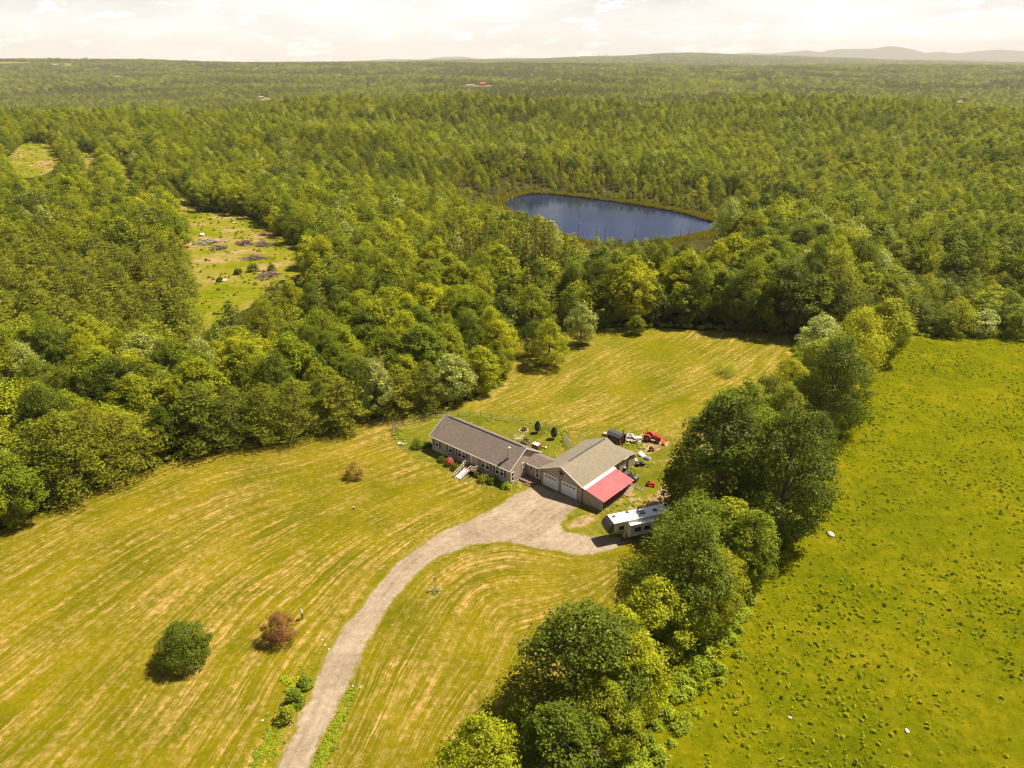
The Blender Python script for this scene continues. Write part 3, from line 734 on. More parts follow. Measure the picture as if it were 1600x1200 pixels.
def plant_tree(x, y, kind, h, wd, label, cat='tree', group=None, rz=None, var=None, name=None, z=None):
    L = NEAR[kind]; v = L[random.randrange(len(L)) if var is None else var % len(L)]
    nm = name or {'broad': 'broadleaf_tree', 'silver': 'silver_leaved_tree', 'dark': 'broadleaf_tree', 'pine': 'pine_tree', 'spruce': 'spruce_tree', 'snag': 'dead_tree'}[kind]
    if z is None: z = float(TZ(np.array([x]), np.array([y]))[0])
    o = bpy.data.objects.new(nm, None); C.objects.link(o); o.location = (x, y, z-.1); o.rotation_euler = (0, 0, random.uniform(0, 6.28) if rz is None else rz)
    s = wd/v[3]*WK; o.scale = (s*random.uniform(.94, 1.06), s*random.uniform(.94, 1.06), h/v[2]); tag(o, label, cat, group)
    if v[0]: link('crown', v[0], o)
    link('trunk', v[1], o)
    return o
def TR(bx, by, topy, wpx, kind, label, group=None, var=None, rz=None, cat='tree', name=None):
    """tree standing at picture foot (bx,by), reaching up to topy, wpx wide"""
    x, y = G(bx, by); d = y*cp+H*sp
    lo, hi = .5, 40
    for _ in range(30):
        m_ = (lo+hi)/2
        if proj(x, y, m_)[1] > topy: lo = m_
        else: hi = m_
    return plant_tree(x, y, kind, lo, wpx*d/FPX, label, cat, group, rz, var, name, z=0.0)

WK = 1.13
OCC = []   # hand-placed trees: (x, y, r)
def HT(*a, **k):
    o = TR(*a, **k); OCC.append((o.location.x, o.location.y, 3.2)); return o
g1 = 'trees of the hedgerow between the lawn and the meadow'
HT(752, 1262, 1115, 125, 'broad', 'small broadleaf tree at the bottom of the hedgerow, near the dead branches', g1, 0)
HT(868, 1225, 1105, 130, 'broad', 'feathery tree low in the hedgerow just behind the bare dead branches', g1, 1)
HT(897, 1112, 945, 200, 'dark', 'wide dark maple with pale upturned leaves, lowest big tree of the hedgerow', g1, 1)
HT(962, 1065, 950, 95, 'broad', 'thin yellowish tree squeezed against the wide dark maple of the hedgerow', g1, 3)
HT(1068, 985, 810, 150, 'dark', 'dark hedgerow tree with pale leaves just below the parked trailer', g1, 0)
HT(1012, 1030, 905, 115, 'broad', 'rounded deep green tree below the pale-leaved one in the hedgerow', g1, 4)
HT(1118, 965, 862, 90, 'broad', 'lower tree on the meadow flank of the hedgerow, level with the trailer', g1, 2)
HT(1074, 900, 772, 128, 'broad', 'yellow-green tree covering the rear end of the parked trailer', g1, 2)
HT(1135, 872, 778, 100, 'broad', 'mid-sized tree between the trailer tree and the tall pair', g1, 3)
HT(1112, 812, 612, 150, 'dark', 'tall dark tree spreading over the yard beside the red mower', g1, 2)
HT(1212, 835, 640, 140, 'dark', 'tallest broad dark tree on the meadow side of the hedgerow', g1, 0)
HT(1155, 735, 592, 110, 'broad', 'rounded tree tucked behind the tall dark pair', g1, 0)
HT(1215, 720, 600, 90, 'broad', 'brownish-green tree at the shoulder of the tall dark pair', g1, 4)
HT(1228, 640, 560, 66, 'broad', 'small round tree jutting from the hedgerow into the hay field', g1, 4)
HT(1290, 665, 520, 115, 'dark', 'big rounded dark tree halfway up the hedgerow', g1, 1)
HT(1330, 600, 478, 90, 'broad', 'broad tree just above the big rounded one in the hedgerow', g1, 2)
HT(1275, 570, 490, 70, 'silver', 'pale leaved tree near the top of the hedgerow by the hay field corner', g1, 0)
HT(1372, 565, 462, 75, 'broad', 'rounded tree where the hedgerow meets the meadow corner', g1, 3)
HT(1310, 530, 430, 80, 'pine', 'tall yellowish pine at the top end of the hedgerow', g1, 0)
HT(1165, 905, 790, 85, 'broad', 'yellowish bushy tree on the meadow side below the tall dark pair', g1, 1)
HT(1255, 762, 640, 80, 'dark', 'dark tree at the meadow shoulder of the tall pair', g1, 2)
HT(1188, 690, 585, 80, 'dark', 'dark low tree between the round field tree and the tall pair', g1, 0)
HT(1262, 620, 525, 75, 'broad', 'green tree behind the small round tree of the hay field side', g1, 1)
HT(1318, 640, 545, 60, 'broad', 'leafy tree at the meadow foot of the big rounded one', g1, 3)
HT(1345, 555, 470, 66, 'dark', 'dark tree near the meadow corner of the hedgerow', g1, 0)
HT(985, 1120, 990, 100, 'broad', 'bushy green tree between the wide dark maple and the meadow', g1, 1)
HT(1088, 1000, 900, 80, 'broad', 'leafy low tree at the meadow foot of the pale-leaved one', g1, 2)
HT(945, 1175, 1065, 100, 'broad', 'green tree behind the bare dead branches on the meadow side', g1, 0)
HT(1150, 800, 690, 90, 'broad', 'bushy tree wedged between the tall dark pair', g1, 1)
# trees standing alone
g2 = None
HT(857, 571, 498, 60, 'broad', 'rounded tree standing alone at the forest edge of the hay field', None, 4)
HT(908, 538, 473, 42, 'silver', 'pale tree with its own shadow beside the rounded lone tree', None, 0)
HT(993, 522, 490, 26, 'broad', 'young small tree at the far edge of the hay field', None, 1)
HT(833, 556, 500, 40, 'broad', 'tree at the mouth of the grass gap behind the rounded lone tree', None, 2)
# pines and trees along the left forest edge
g3 = 'pines along the forest edge of the big lawn'
EDGE = [(28, 815, 700, 95, 'broad', 'broad green tree where the forest edge leaves the frame, nearest the corner of the lawn'),
        (80, 775, 655, 100, 'pine', 'bushy pine at the low end of the forest edge'), (120, 770, 640, 95, 'pine', 'pine with layered yellow boughs, second in the low pine cluster'),
        (205, 735, 642, 105, 'pine', 'spreading pine closing the low pine cluster on the lawn edge'), (160, 745, 625, 80, 'pine', 'pine half hidden behind the low pine cluster'),
        (262, 712, 632, 50, 'broad', 'dark leafy tree in the gap between the two pine clusters'),
        (318, 697, 596, 85, 'pine', 'first pine of the middle cluster along the lawn edge'), (372, 690, 602, 85, 'pine', 'second pine of the middle cluster, full and layered'),
        (420, 684, 598, 80, 'pine', 'third pine of the middle cluster, full to the ground'), (467, 678, 590, 78, 'pine', 'last pine of the middle cluster before the bushy lone pine'),
        (537, 665, 588, 80, 'pine', 'bushy rounded pine standing forward of the forest edge'), (590, 650, 560, 60, 'silver', 'silvery tree behind the fence end on the forest edge'),
        (625, 645, 570, 62, 'pine', 'pine on the forest edge behind the fenced yard'), (668, 638, 562, 62, 'pine', 'pine on the forest edge right behind the house roof'),
        (705, 630, 552, 60, 'silver', 'silvery leaved tree on the forest edge behind the house'), (750, 612, 540, 62, 'broad', 'rounded green tree at the forest corner beside the hay field'),
        (775, 590, 530, 50, 'broad', 'tree at the inner forest corner where lawn turns into hay field'), (505, 668, 590, 40, 'dark', 'dark leafy tree between the middle pines and the bushy lone pine'),
        (-40, 850, 700, 110, 'broad', 'green tree cut by the picture edge at the corner of the lawn')]
for i, e in enumerate(EDGE): HT(*e[:5], e[5], g3 if e[4] == 'pine' else None, i)

WK = 1.0
# ------------------------------------------------------------------ forest placement
LAWN_ALL = TREE_L+FIELD_EDGE[1:]+HEDGE_L[1:]+PX([(400, 1400), (-300, 1400)])
OPENW = [LAWN_ALL, MEADOW, HEDGEGROUND, CLEAR]+SMALLC+FARF
VIS = [[(1080, 350), (1150, 348), (1160, 362), (1100, 374), (1040, 384)], POND_PX[:7]+[(1128, 353), (1095, 360), (1050, 366), (1000, 371), (940, 366), (880, 349), (830, 329)], CLEAR_PX, [(300, 455), (318, 452), (316, 500), (300, 500)]]+[[(sum(q[0] for q in p)/len(p)+(a-sum(q[0] for q in p)/len(p))*1.35, sum(q[1] for q in p)/len(p)+(b-sum(q[1] for q in p)/len(p))*1.5) for a, b in p] for p in SMALLC_PX]+[[(a, b+(1.5 if b > sum(q[1] for q in p)/len(p) else -1)) for a, b in p] for p in FARF_PX]
def forest_points(y0, y1, step, jit=.42, half=.92):
    P = []
    ys = np.arange(y0, y1, step)
    for k, yy in enumerate(ys):
        hw = yy*half+40
        xs = np.arange(-hw, hw, step)+(k % 2)*step*.5
        P.append(np.column_stack([xs, np.full(len(xs), yy)]))
    P = np.concatenate(P); P += rng.uniform(-jit, jit, P.shape)*step
    return P
def keep_open(P):
    k = np.ones(len(P), bool)
    for pl in OPENW: k &= ~in_poly(P[:, 0], P[:, 1], pl)
    ip = in_poly(P[:, 0], P[:, 1], POND); dp = dist_line(P[:, 0], P[:, 1], POND, True)
    k &= ~(ip | (dp < 2.5))
    for x, y, r in OCC: k &= np.hypot(P[:, 0]-x, P[:, 1]-y) > r
    return k
def vis_ok(P, Z, Hh):
    k = np.ones(len(P), bool)
    for f in (.35, .6, .8, .97):
        px, py = proj(P[:, 0], P[:, 1], Z+Hh*f)
        for pl in VIS: k &= ~in_poly(px, py, pl)
    return k
def kinds_for(P):
    """kind, height, width for each forest point"""
    n = len(P); x, y = P[:, 0], P[:, 1]; r = rng.random(n); D = np.hypot(x, y)
    pf = vnoise(x/70, y/70, 21)*.6+vnoise(x/25, y/25, 22)*.4          # conifer patches
    u = x/np.maximum(y, 1)
    con = np.clip((pf-.62)*4, 0, .7)
    mid = np.clip((y-520)/200, 0, 1)*np.clip(1-np.abs(u-.05)/.28, 0, 1)
    con = np.maximum(np.maximum(con, .14), mid*.55); far = np.clip((D-1200)/400, 0, 1); con = np.maximum(con, far*(.30+.5*(vnoise(x/160, y/160, 25) > .55)))
    kind = np.where(r < con*.6, 'spruce', np.where(r < con, 'pine', np.where(r > .965, 'silver', np.where(r > .80, 'dark', 'broad')))).astype('<U8')
    # pine plantation on the left
    plx, ply = proj(x, y, TZ(x, y))
    pl = (plx < 318) & (ply > 408) & (ply < 585) & (y < 330); kind[pl] = 'pine'
    dp = dist_line(x, y, POND, True)
    pm = dp < 55; kind[pm] = np.where(r[pm] < .42, 'spruce', np.where(r[pm] < .47, 'snag', np.where(r[pm] < .56, 'pine', 'broad')))
    hh = rng.uniform(11, 16.5, n)+4*(vnoise(x/45, y/45, 31)-.5); 
    back = (y > 175) & (y < 330) & (u > .02) & (u < .5); hh[back] *= 1.25
    hh[pl] = rng.uniform(7.5, 12.5, pl.sum()); hh[pm] = np.minimum(hh[pm], 4.0+dp[pm]*.16)*rng.uniform(.7, 1.15, pm.sum()); hh[kind == 'spruce'] *= 1.0
    tall = (D > 900) & (rng.random(n) < .10); hh[tall] *= 1.25
    wd = np.where(pl, hh*rng.uniform(.6, .95, n), np.where(kind == 'spruce', hh*.32, np.where(kind == 'pine', hh*.55, np.where(kind == 'snag', 2.0, hh*rng.uniform(.58, .92, n)))))
    gap = (plx > 780) & (plx < 930) & (y < 215); hh[gap] *= .72; wd[gap] *= .8
    low = (plx > 1400) & (ply > 455) & (ply < 535) & (y < 260); hh[low] *= .6; wd[low] *= .8
    return kind, hh, wd
P1 = np.concatenate([forest_points(60, 330, 5.7), forest_points(330, 620, 5.8)])
P1 = P1[(P1[:, 1] > 60)]; P1 = P1[keep_open(P1)]
K1, H1, W1 = kinds_for(P1); Z1 = TZ(P1[:, 0], P1[:, 1])
k = vis_ok(P1, Z1, H1); P1, K1, H1, W1, Z1 = P1[k], K1[k], H1[k], W1[k], Z1[k]
px, py = proj(P1[:, 0], P1[:, 1], Z1+H1*.9); px0, py0 = proj(P1[:, 0], P1[:, 1], Z1+H1*.5)
infr = (px > -70) & (px < 1670) & (py < 1230)
near_ok = infr | (np.hypot(P1[:, 0], P1[:, 1]) > 90)
D1 = np.sqrt(P1[:, 0]**2+P1[:, 1]**2+(H-Z1-H1)**2); size = H1/D1*infr*((px > 0) & (px < 1600))
order = np.argsort(-size); n_ind = 300-len(OCC); ind = order[:n_ind]; indmask = np.zeros(len(P1), bool); indmask[ind] = True
ZONES = [('by the pine stand dirt gap', 20, 560), ('in the pine stand', 130, 480), ('in the upper pine stand', 150, 420), ('behind the low pine cluster', 110, 620), ('behind the middle pine cluster', 380, 590), ('uphill of the middle pine cluster', 300, 530), ('between middle pines and clearing', 400, 500),
         ('at the foot of the clearing', 370, 465), ('behind the bushy lone pine', 540, 590), ('uphill of the bushy lone pine', 560, 520), ('behind the house roof', 670, 560), ('high behind the house roof', 650, 490), ('by the grass gap', 790, 500), ('uphill of the grass gap', 770, 450), ('behind the pale lone tree', 900, 450),
         ('behind the young field tree', 990, 450), ('at the hay field end', 1100, 450), ('beside the hay field track', 1190, 470), ('behind the top of the hedgerow', 1330, 430), ('above the low meadow-end trees', 1450, 430),
         ('in the low trees beyond the meadow', 1480, 490), ('at the far meadow corner', 1580, 490), ('beside the brush piles', 470, 400), ('above the pine stand', 120, 390), ('facing the pond', 900, 400), ('between house and pond', 720, 430)]
kn = {'broad': 'broadleaf tree', 'silver': 'silvery-leaved tree', 'dark': 'dark broadleaf tree', 'pine': 'pine', 'spruce': 'narrow spruce', 'snag': 'dead bare tree'}
med = float(np.median(H1[ind])); dopen = np.minimum(dist_line(P1[ind, 0], P1[ind, 1], LAWN_ALL, True), dist_line(P1[ind, 0], P1[ind, 1], MEADOW, True))
LB = {}
for i, do_ in zip(ind, dopen):
    z = min(ZONES, key=lambda q: (q[1]-px0[i])**2+((q[2]-py0[i])*1.4)**2)[0]
    sz_ = 'tall' if H1[i] > med*1.12 else ('low' if H1[i] < med*.85 else 'medium')
    row = 'front-row' if do_ < 8 else 'second-row' if do_ < 15 else 'third-row' if do_ < 23 else 'deep-set'
    LB.setdefault((f'{sz_} {row} {kn[K1[i]]} {z}', z), []).append(int(i))
ORD = ['', 'second', 'third', 'fourth', 'fifth', 'sixth', 'seventh', 'eighth', 'ninth', 'tenth', 'eleventh', 'twelfth', 'thirteenth', 'fourteenth', 'fifteenth', 'sixteenth', 'seventeenth', 'eighteenth', 'nineteenth', 'twentieth']
NUM = ['', 'one', 'two', 'three', 'four', 'five', 'six', 'seven', 'eight', 'nine', 'ten', 'eleven', 'twelve', 'thirteen', 'fourteen', 'fifteen', 'sixteen', 'seventeen', 'eighteen', 'nineteen', 'twenty']
for (lb, z), L in LB.items():
    L.sort(key=lambda i: px0[i]); n = len(L)
    for k_, i in enumerate(L):
        if n == 1: t_ = lb
        elif k_ == 0: t_ = f'{lb}, leftmost of {NUM[min(n, 20)]}'
        elif k_ == n-1: t_ = f'{lb}, rightmost of {NUM[min(n, 20)]}'
        else: t_ = f'{lb}, {ORD[min(k_, 19)]} from the left'
        plant_tree(float(P1[i, 0]), float(P1[i, 1]), K1[i], float(H1[i]), float(W1[i]), t_, 'tree', 'forest trees '+z)

# ------------------------------------------------------------------ scattering as one object (uncountable)
def scatter(name, pts, rot, scl, idx, meshes, kind='stuff', label=None, cat=None):
    me = bpy.data.meshes.new(name); me.vertices.add(len(pts)); me.vertices.foreach_set('co', np.ascontiguousarray(pts, np.float32).ravel())
    a = me.attributes.new('idx', 'INT', 'POINT'); a.data.foreach_set('value', np.ascontiguousarray(idx, np.int32))
    a = me.attributes.new('rz', 'FLOAT', 'POINT'); a.data.foreach_set('value', np.ascontiguousarray(rot, np.float32))
    a = me.attributes.new('scl', 'FLOAT_VECTOR', 'POINT'); a.data.foreach_set('vector', np.ascontiguousarray(scl, np.float32).ravel())
    o = link(name, me); tag(o, label, cat, None, kind)
    ng = bpy.data.node_groups.new(name, 'GeometryNodeTree')
    ng.interface.new_socket('Geometry', in_out='INPUT', socket_type='NodeSocketGeometry'); ng.interface.new_socket('Geometry', in_out='OUTPUT', socket_type='NodeSocketGeometry')
    n_ = ng.nodes.new; gi = n_('NodeGroupInput'); go = n_('NodeGroupOutput'); jn = n_('GeometryNodeJoinGeometry')
    def attr(nm, ty):
        q = n_('GeometryNodeInputNamedAttribute'); q.data_type = ty; q.inputs[0].default_value = nm; return [s_ for s_ in q.outputs if s_.enabled][0]
    ia = attr('idx', 'INT'); ra = attr('rz', 'FLOAT'); sa = attr('scl', 'FLOAT_VECTOR')
    cx = n_('ShaderNodeCombineXYZ'); ng.links.new(ra, cx.inputs[2])
    for k_, m_ in enumerate(meshes):
        src = bpy.data.objects.new(name+'_source', m_)
        oi = n_('GeometryNodeObjectInfo'); oi.inputs['Object'].default_value = src; oi.inputs['As Instance'].default_value = True
        cmp_ = n_('FunctionNodeCompare'); cmp_.data_type = 'INT'; cmp_.operation = 'EQUAL'
        ins = [s_ for s_ in cmp_.inputs if s_.type == 'INT']
        ng.links.new(ia, ins[0]); ins[1].default_value = k_
        ip = n_('GeometryNodeInstanceOnPoints'); ng.links.new(gi.outputs[0], ip.inputs['Points']); ng.links.new(cmp_.outputs[0], ip.inputs['Selection'])
        ng.links.new(oi.outputs['Geometry'], ip.inputs['Instance']); ng.links.new(cx.outputs[0], ip.inputs['Rotation']); ng.links.new(sa, ip.inputs['Scale'])
        ng.links.new(ip.outputs[0], jn.inputs[0])
    ng.links.new(jn.outputs[0], go.inputs[0])
    md = o.modifiers.new('scatter', 'NODES'); md.node_group = ng
    return o
def lod_arrays(P, Z, K, Hh, Wd, table):
    keys = []; meshes = []; hw = []
    for kk, L in table.items():
        for q in L: keys.append(kk); meshes.append(q[0]); hw.append((q[1], q[2]))
    keys = np.array(keys); hw = np.array(hw, float); idx = np.zeros(len(P), int)
    for kk in set(K.tolist()):
        c = np.where(keys == kk)[0]; s = K == kk; idx[s] = c[rng.integers(0, len(c), s.sum())]
    sxy = Wd/hw[idx, 1]; szz = Hh/hw[idx, 0]
    return np.column_stack([P, Z-.2]), rng.uniform(0, 6.28, len(P)), np.column_stack([sxy, sxy, szz]), idx, meshes
rest = ~indmask & near_ok
a1 = lod_arrays(P1[rest], Z1[rest], K1[rest], H1[rest], W1[rest], MID)
def band(y0, y1, step, hs=1., ws=1., table=FAR):
    P = forest_points(y0, y1, step, half=.80); P = P[keep_open(P)]; K, h_, w_ = kinds_for(P); Z = TZ(P[:, 0], P[:, 1]); h_ = h_*hs; w_ = w_*ws
    k = vis_ok(P, Z, h_); return lod_arrays(P[k], Z[k], K[k], h_[k], w_[k], table)
bands = [a1, band(620, 1300, 6.8, 1, 1.0, MID), band(1300, 2700, 11, 1.05, 1.3), band(2700, 6300, 20, 1.1, 2.1), band(8000, 15500, 60, 1.4, 5.5)]
# one object for the whole wood beyond the individual trees
allm = []; off = []
for b_ in bands: 
    base_ = []
    for m_ in b_[4]:
        if m_ not in allm: allm.append(m_)
        base_.append(allm.index(m_))
    off.append(np.array(base_)[b_[3]])
scatter('forest', np.concatenate([b_[0] for b_ in bands]), np.concatenate([b_[1] for b_ in bands]), np.concatenate([b_[2] for b_ in bands]), np.concatenate(off), allm)

# dead trees standing in front of the pond
for i, (x_, ty_, by_) in enumerate([(867, 335, 366), (903, 331, 372), (946, 350, 378), (993, 345, 378), (1062, 348, 375), (838, 328, 352), (1075, 352, 376), (932, 348, 374)]):
    X_, Y_, Z_ = GT(x_, by_)
    h_ = 4.
    while proj(X_, Y_, Z_+h_)[1] > ty_ and h_ < 20: h_ += .3
    plant_tree(X_, Y_, 'snag' if i % 3 != 2 else 'spruce', h_, 2.4, ['thin bare snag against the water, third along the near pond bank', 'bare grey snag at the middle of the near pond bank', 'stubby spruce standing against the pond water',
               'tallest bare snag in front of the pond', 'bare snag near the far tip of the pond', 'small spruce at the wide end of the pond', 'short snag by the tip of the pond', 'spiky dark spruce beside the middle snags of the pond'][i], 'tree', 'snags and spruces along the near pond bank')

# ------------------------------------------------------------------ grass, weeds and reeds
def tuft(seed, n=22, h=.30, w_=.7, bw=.035):
    T = TB(seed); r = T.r; P = r.normal(size=(n, 2))*w_*.4; V = []; 
    for x, y in P:
        a = r.uniform(0, 6.28); l = r.uniform(.15, .4); hh = h*r.uniform(.6, 1.2); dx, dy = math.cos(a)*bw, math.sin(a)*bw; ox, oy = r.normal(size=2)*l*.35
        V += [(x-dx, y-dy, 0), (x+dx, y+dy, 0), (x+dx*.5+ox, y+dy*.5+oy, hh), (x-dx*.5+ox, y-dy*.5+oy, hh)]
    V = np.array(V); T.V.append(V); T.Q.append(np.arange(len(V)).reshape(-1, 4)); T.M.append(np.zeros(n)); T.n = len(V)
    return T
tufts = [tuft(s).mesh('tuft', [M['meadowblade']]) for s in (1, 2, 3)]
weeds = [bush(s, .55, .8, 7, 14, .2).mesh('weed', [M['weed'], M['bark']]) for s in (4, 5)]
wb = leafmat('dark_weed_leaf', [(.06, .085, .006), (.085, .11, .006)]); weeds.append(bush(6, .5, .7, 8, 16, .15).mesh('dark_weed', [wb, M['bark']]))
def fill(poly, dens, dmax=260, bbox=None):
    xs = [p[0] for p in poly]; ys = [p[1] for p in poly]
    n = int((max(xs)-min(xs))*(max(ys)-min(ys))*dens)
    P = np.column_stack([rng.uniform(min(xs), max(xs), n), rng.uniform(min(ys), max(ys), n)])
    P = P[in_poly(P[:, 0], P[:, 1], poly)]
    px, py = proj(P[:, 0], P[:, 1], 0); return P[(px > -40) & (px < 1640) & (py < 1230)]
Pm = fill(MEADOW, 1.7); d_ = vnoise(Pm[:, 0]/6, Pm[:, 1]/6, 51)*.5+vnoise(Pm[:, 0]/2, Pm[:, 1]/2, 52)*.5; Pm = Pm[rng.random(len(Pm)) < np.clip(d_*1.2-.05, .25, 1)]
Pw = fill(MEADOW, 2.1); d_ = vnoise(Pw[:, 0]/9, Pw[:, 1]/9, 53); Pw = Pw[rng.random(len(Pw)) < np.clip(d_*1.6-.2, .12, 1)]
Pa = np.concatenate([Pm, Pw]); ns = rng.uniform(.35, .9, len(Pa)); ns[len(Pm):] = .16+.66*rng.random(len(Pw))**2.2
scatter('meadow_grass', np.column_stack([Pa, np.zeros(len(Pa))]), rng.uniform(0, 6.28, len(Pa)), np.column_stack([ns]*3), np.concatenate([rng.integers(0, 3, len(Pm)), rng.choice([3, 3, 3, 4, 4, 5], len(Pw))]), tufts+weeds)
# undergrowth under and beside the hedgerow, along the driveway and along the forest edge
shr = [bush(s, 1.6, 2.2, 12, 36, .3).mesh('shrub', [M['shrub'], M['bark']]) for s in (8, 9)]+[bush(10, 1.6, 2.2, 12, 36, .3).mesh('shrub', [M['weed'], M['bark']])]
Ph = fill(HEDGEGROUND, .32); sh_ = rng.uniform(.5, 1.25, len(Ph)); dr = dist_line(Ph[:, 0], Ph[:, 1], HEDGE_R); dl = dist_line(Ph[:, 0], Ph[:, 1], HEDGE_L)
kx = (dl > 2.0) & ~((Ph[:, 1] > 84) & (Ph[:, 1] < 104) & (dl < 6)); Ph, sh_, dr = Ph[kx], sh_[kx], dr[kx]; sh_ = np.where(dr < 3.0, sh_*.55, sh_)
hr_ = smooth_line([h for h in HEDGE_R if h[1] < 125])
PF0 = []
for a_, b_ in zip(hr_[:-1], hr_[1:]):
    for _ in range(int(math.dist(a_, b_)*2.2)+1):
        t_ = rng.random(); o_ = abs(rng.normal())*1.5; dx_, dy_ = b_[0]-a_[0], b_[1]-a_[1]; l_ = math.hypot(dx_, dy_)+1e-6
        PF0.append((a_[0]+dx_*t_-dy_/l_*o_, a_[1]+dy_*t_+dx_/l_*o_))
Pf = PF0
for a_, b_ in zip(TREEL[:-1], TREEL[1:]):
    n_seg = int(math.dist(a_, b_)*1.1)+1
    for _ in range(n_seg):
        t_ = rng.random(); o_ = rng.uniform(0, 3.5); dx_, dy_ = b_[0]-a_[0], b_[1]-a_[1]; l_ = math.hypot(dx_, dy_)+1e-6
        Pf.append((a_[0]+dx_*t_-dy_/l_*o_, a_[1]+dy_*t_+dx_/l_*o_))
FE = smooth_line(FIELD_EDGE)
for a_, b_ in zip(FE[:-1], FE[1:]):
    for _ in range(int(math.dist(a_, b_)*1.0)+1):
        t_ = rng.random(); o_ = rng.uniform(.5, 3.5); dx_, dy_ = b_[0]-a_[0], b_[1]-a_[1]; l_ = math.hypot(dx_, dy_)+1e-6
        Pf.append((a_[0]+dx_*t_-dy_/l_*o_, a_[1]+dy_*t_+dx_/l_*o_))
me_top = HEDGE_R[0]; 
for _ in range(260):
    x_ = rng.uniform(me_top[0], 165); Pf.append((x_, float(np.interp(x_, [me_top[0], 133, 165], [me_top[1], 173.5, 171]))+rng.uniform(0, 7)))
Pf = np.array(Pf); sf_ = rng.uniform(.35, 1.1, len(Pf))
Pd = []
for px_, py_, n_, s_ in [(455, 1092, 14, .8), (432, 1150, 40, .36), (418, 1175, 40, .36), (400, 1198, 30, .4), (474, 1062, 12, .3), (490, 1042, 8, .22)]:
    for _ in range(n_):
        x_, y_ = G(px_+rng.normal()*9, py_+rng.normal()*16); Pd.append((x_, y_, s_*rng.uniform(.4, .9)))
for px_, py_ in [(545, 1090), (530, 1120), (515, 1150), (500, 1180), (490, 1200), (520, 1135), (505, 1170)]:
    for _ in range(34):
        x_, y_ = G(px_+rng.normal()*6, py_+rng.normal()*12); Pd.append((x_, y_, rng.uniform(.14, .30)))
for px_, py_, n_, a_, b_ in [(990, 697, 26, 9, 4), (1000, 716, 26, 7, 6), (985, 728, 14, 3, 4), (1010, 727, 10, 5, 3), (962, 795, 14, 8, 4), (985, 783, 12, 6, 4), (995, 775, 8, 4, 4), (880, 690, 16, 3, 6), (868, 676, 14, 9, 2), (700, 653, 20, 22, 1.5), (780, 657, 20, 25, 2), (625, 680, 14, 4, 5)]:
    for _ in range(n_):
        x_, y_ = G(px_+rng.normal()*a_, py_+rng.normal()*b_); Pd.append((x_, y_, rng.uniform(.15, .42)))
Pd = np.array(Pd); inD = in_poly(Pd[:, 0], Pd[:, 1], DRV); Pd = Pd[~inD]
PU = np.concatenate([Ph, Pf, Pd[:, :2]]); sU = np.concatenate([sh_, sf_, Pd[:, 2]])
scatter('undergrowth', np.column_stack([PU, np.zeros(len(PU))]), rng.uniform(0, 6.28, len(PU)), np.column_stack([sU, sU, sU*np.where(np.arange(len(sU)) >= len(Ph)+len(Pf), .55, 1.0)*rng.uniform(.6, 1.15, len(sU))]), rng.integers(0, 3, len(PU)), shr)
# clearing scrub
Pc = []
for pl in [CLEAR]+SMALLC:
    q = fill(pl, .05, 999); Pc.append(q)
Pc = np.concatenate(Pc); zc = TZ(Pc[:, 0], Pc[:, 1]); s_ = rng.uniform(.2, .7, len(Pc))
scatter('clearing_scrub', np.column_stack([Pc, zc]), rng.uniform(0, 6.28, len(Pc)), np.column_stack([s_]*3), rng.integers(0, 3, len(Pc)), shr)
# reeds round the pond
reed = [tuft(s, 16, 1.1, 2.2, .22).mesh('reed', [M['reed']]) for s in (11, 12)]
Pr = []
for i in range(9000):
    j = rng.integers(0, len(POND)); a_, b_ = POND[j], POND[(j+1) % len(POND)]; t_ = rng.random(); o_ = abs(rng.normal())*3.2
    dx_, dy_ = b_[0]-a_[0], b_[1]-a_[1]; l_ = math.hypot(dx_, dy_)+1e-6; x_, y_ = a_[0]+dx_*t_, a_[1]+dy_*t_
    for s__ in (1, -1):
        qx, qy = x_+s__*dy_/l_*o_, y_-s__*dx_/l_*o_; Pr.append((qx, qy))
Pr = np.array(Pr); Pr = Pr[~in_poly(Pr[:, 0], Pr[:, 1], POND)]; s_ = rng.uniform(.5, 1.1, len(Pr))
scatter('pond_reeds', np.column_stack([Pr, TZ(Pr[:, 0], Pr[:, 1])]), rng.uniform(0, 6.28, len(Pr)), np.column_stack([s_]*3), rng.integers(0, 2, len(Pr)), reed)

# ================================================================== house
def window(par, x, z, w_, h_, y, facing='-y', name='window', frame=M['white'], upper=M['curtain'], lower=M['glass']):
    """double-hung window on a wall; x,z centre; y wall plane"""
    def bx(mb, a0, a1, d0, d1, z0, z1):
        if facing == '-y': mb.box(a0, a1, y-d1, y-d0, z0, z1)
        else: mb.box(y+d0, y+d1, a0, a1, z0, z1)
        return mb
    f = MB(); t = .09
    bx(f, x-w_/2, x-w_/2+t, 0, .06, z-h_/2, z+h_/2); bx(f, x+w_/2-t, x+w_/2, 0, .06, z-h_/2, z+h_/2)
    bx(f, x-w_/2+t, x+w_/2-t, 0, .06, z+h_/2-t, z+h_/2); bx(f, x-w_/2+t, x+w_/2-t, 0, .08, z-h_/2, z-h_/2+t); bx(f, x-w_/2+t, x+w_/2-t, 0, .05, z-.025, z+.025)
    o = f.build(name, frame, par)
    bx(MB(), x-w_/2+t, x+w_/2-t, 0, .02, z+.025, z+h_/2-t).build('pane', upper, o)
    bx(MB(), x-w_/2+t, x+w_/2-t, 0, .02, z-h_/2+t, z-.025).build('pane', lower, o)
    return o
def gable_roof(par, x0, x1, W, ze, zr, th, mat_, ridge_axis='x', name='roof', y0=0.0):
    o = None
    mb = MB()
    prof = [(y0, ze-th), (y0, ze), (y0+W/2, zr), (y0+W, ze), (y0+W, ze-th), (y0+W/2, zr-th)]
    return mb.prism(prof, x0, x1, ridge_axis).build(name, mat_, par)
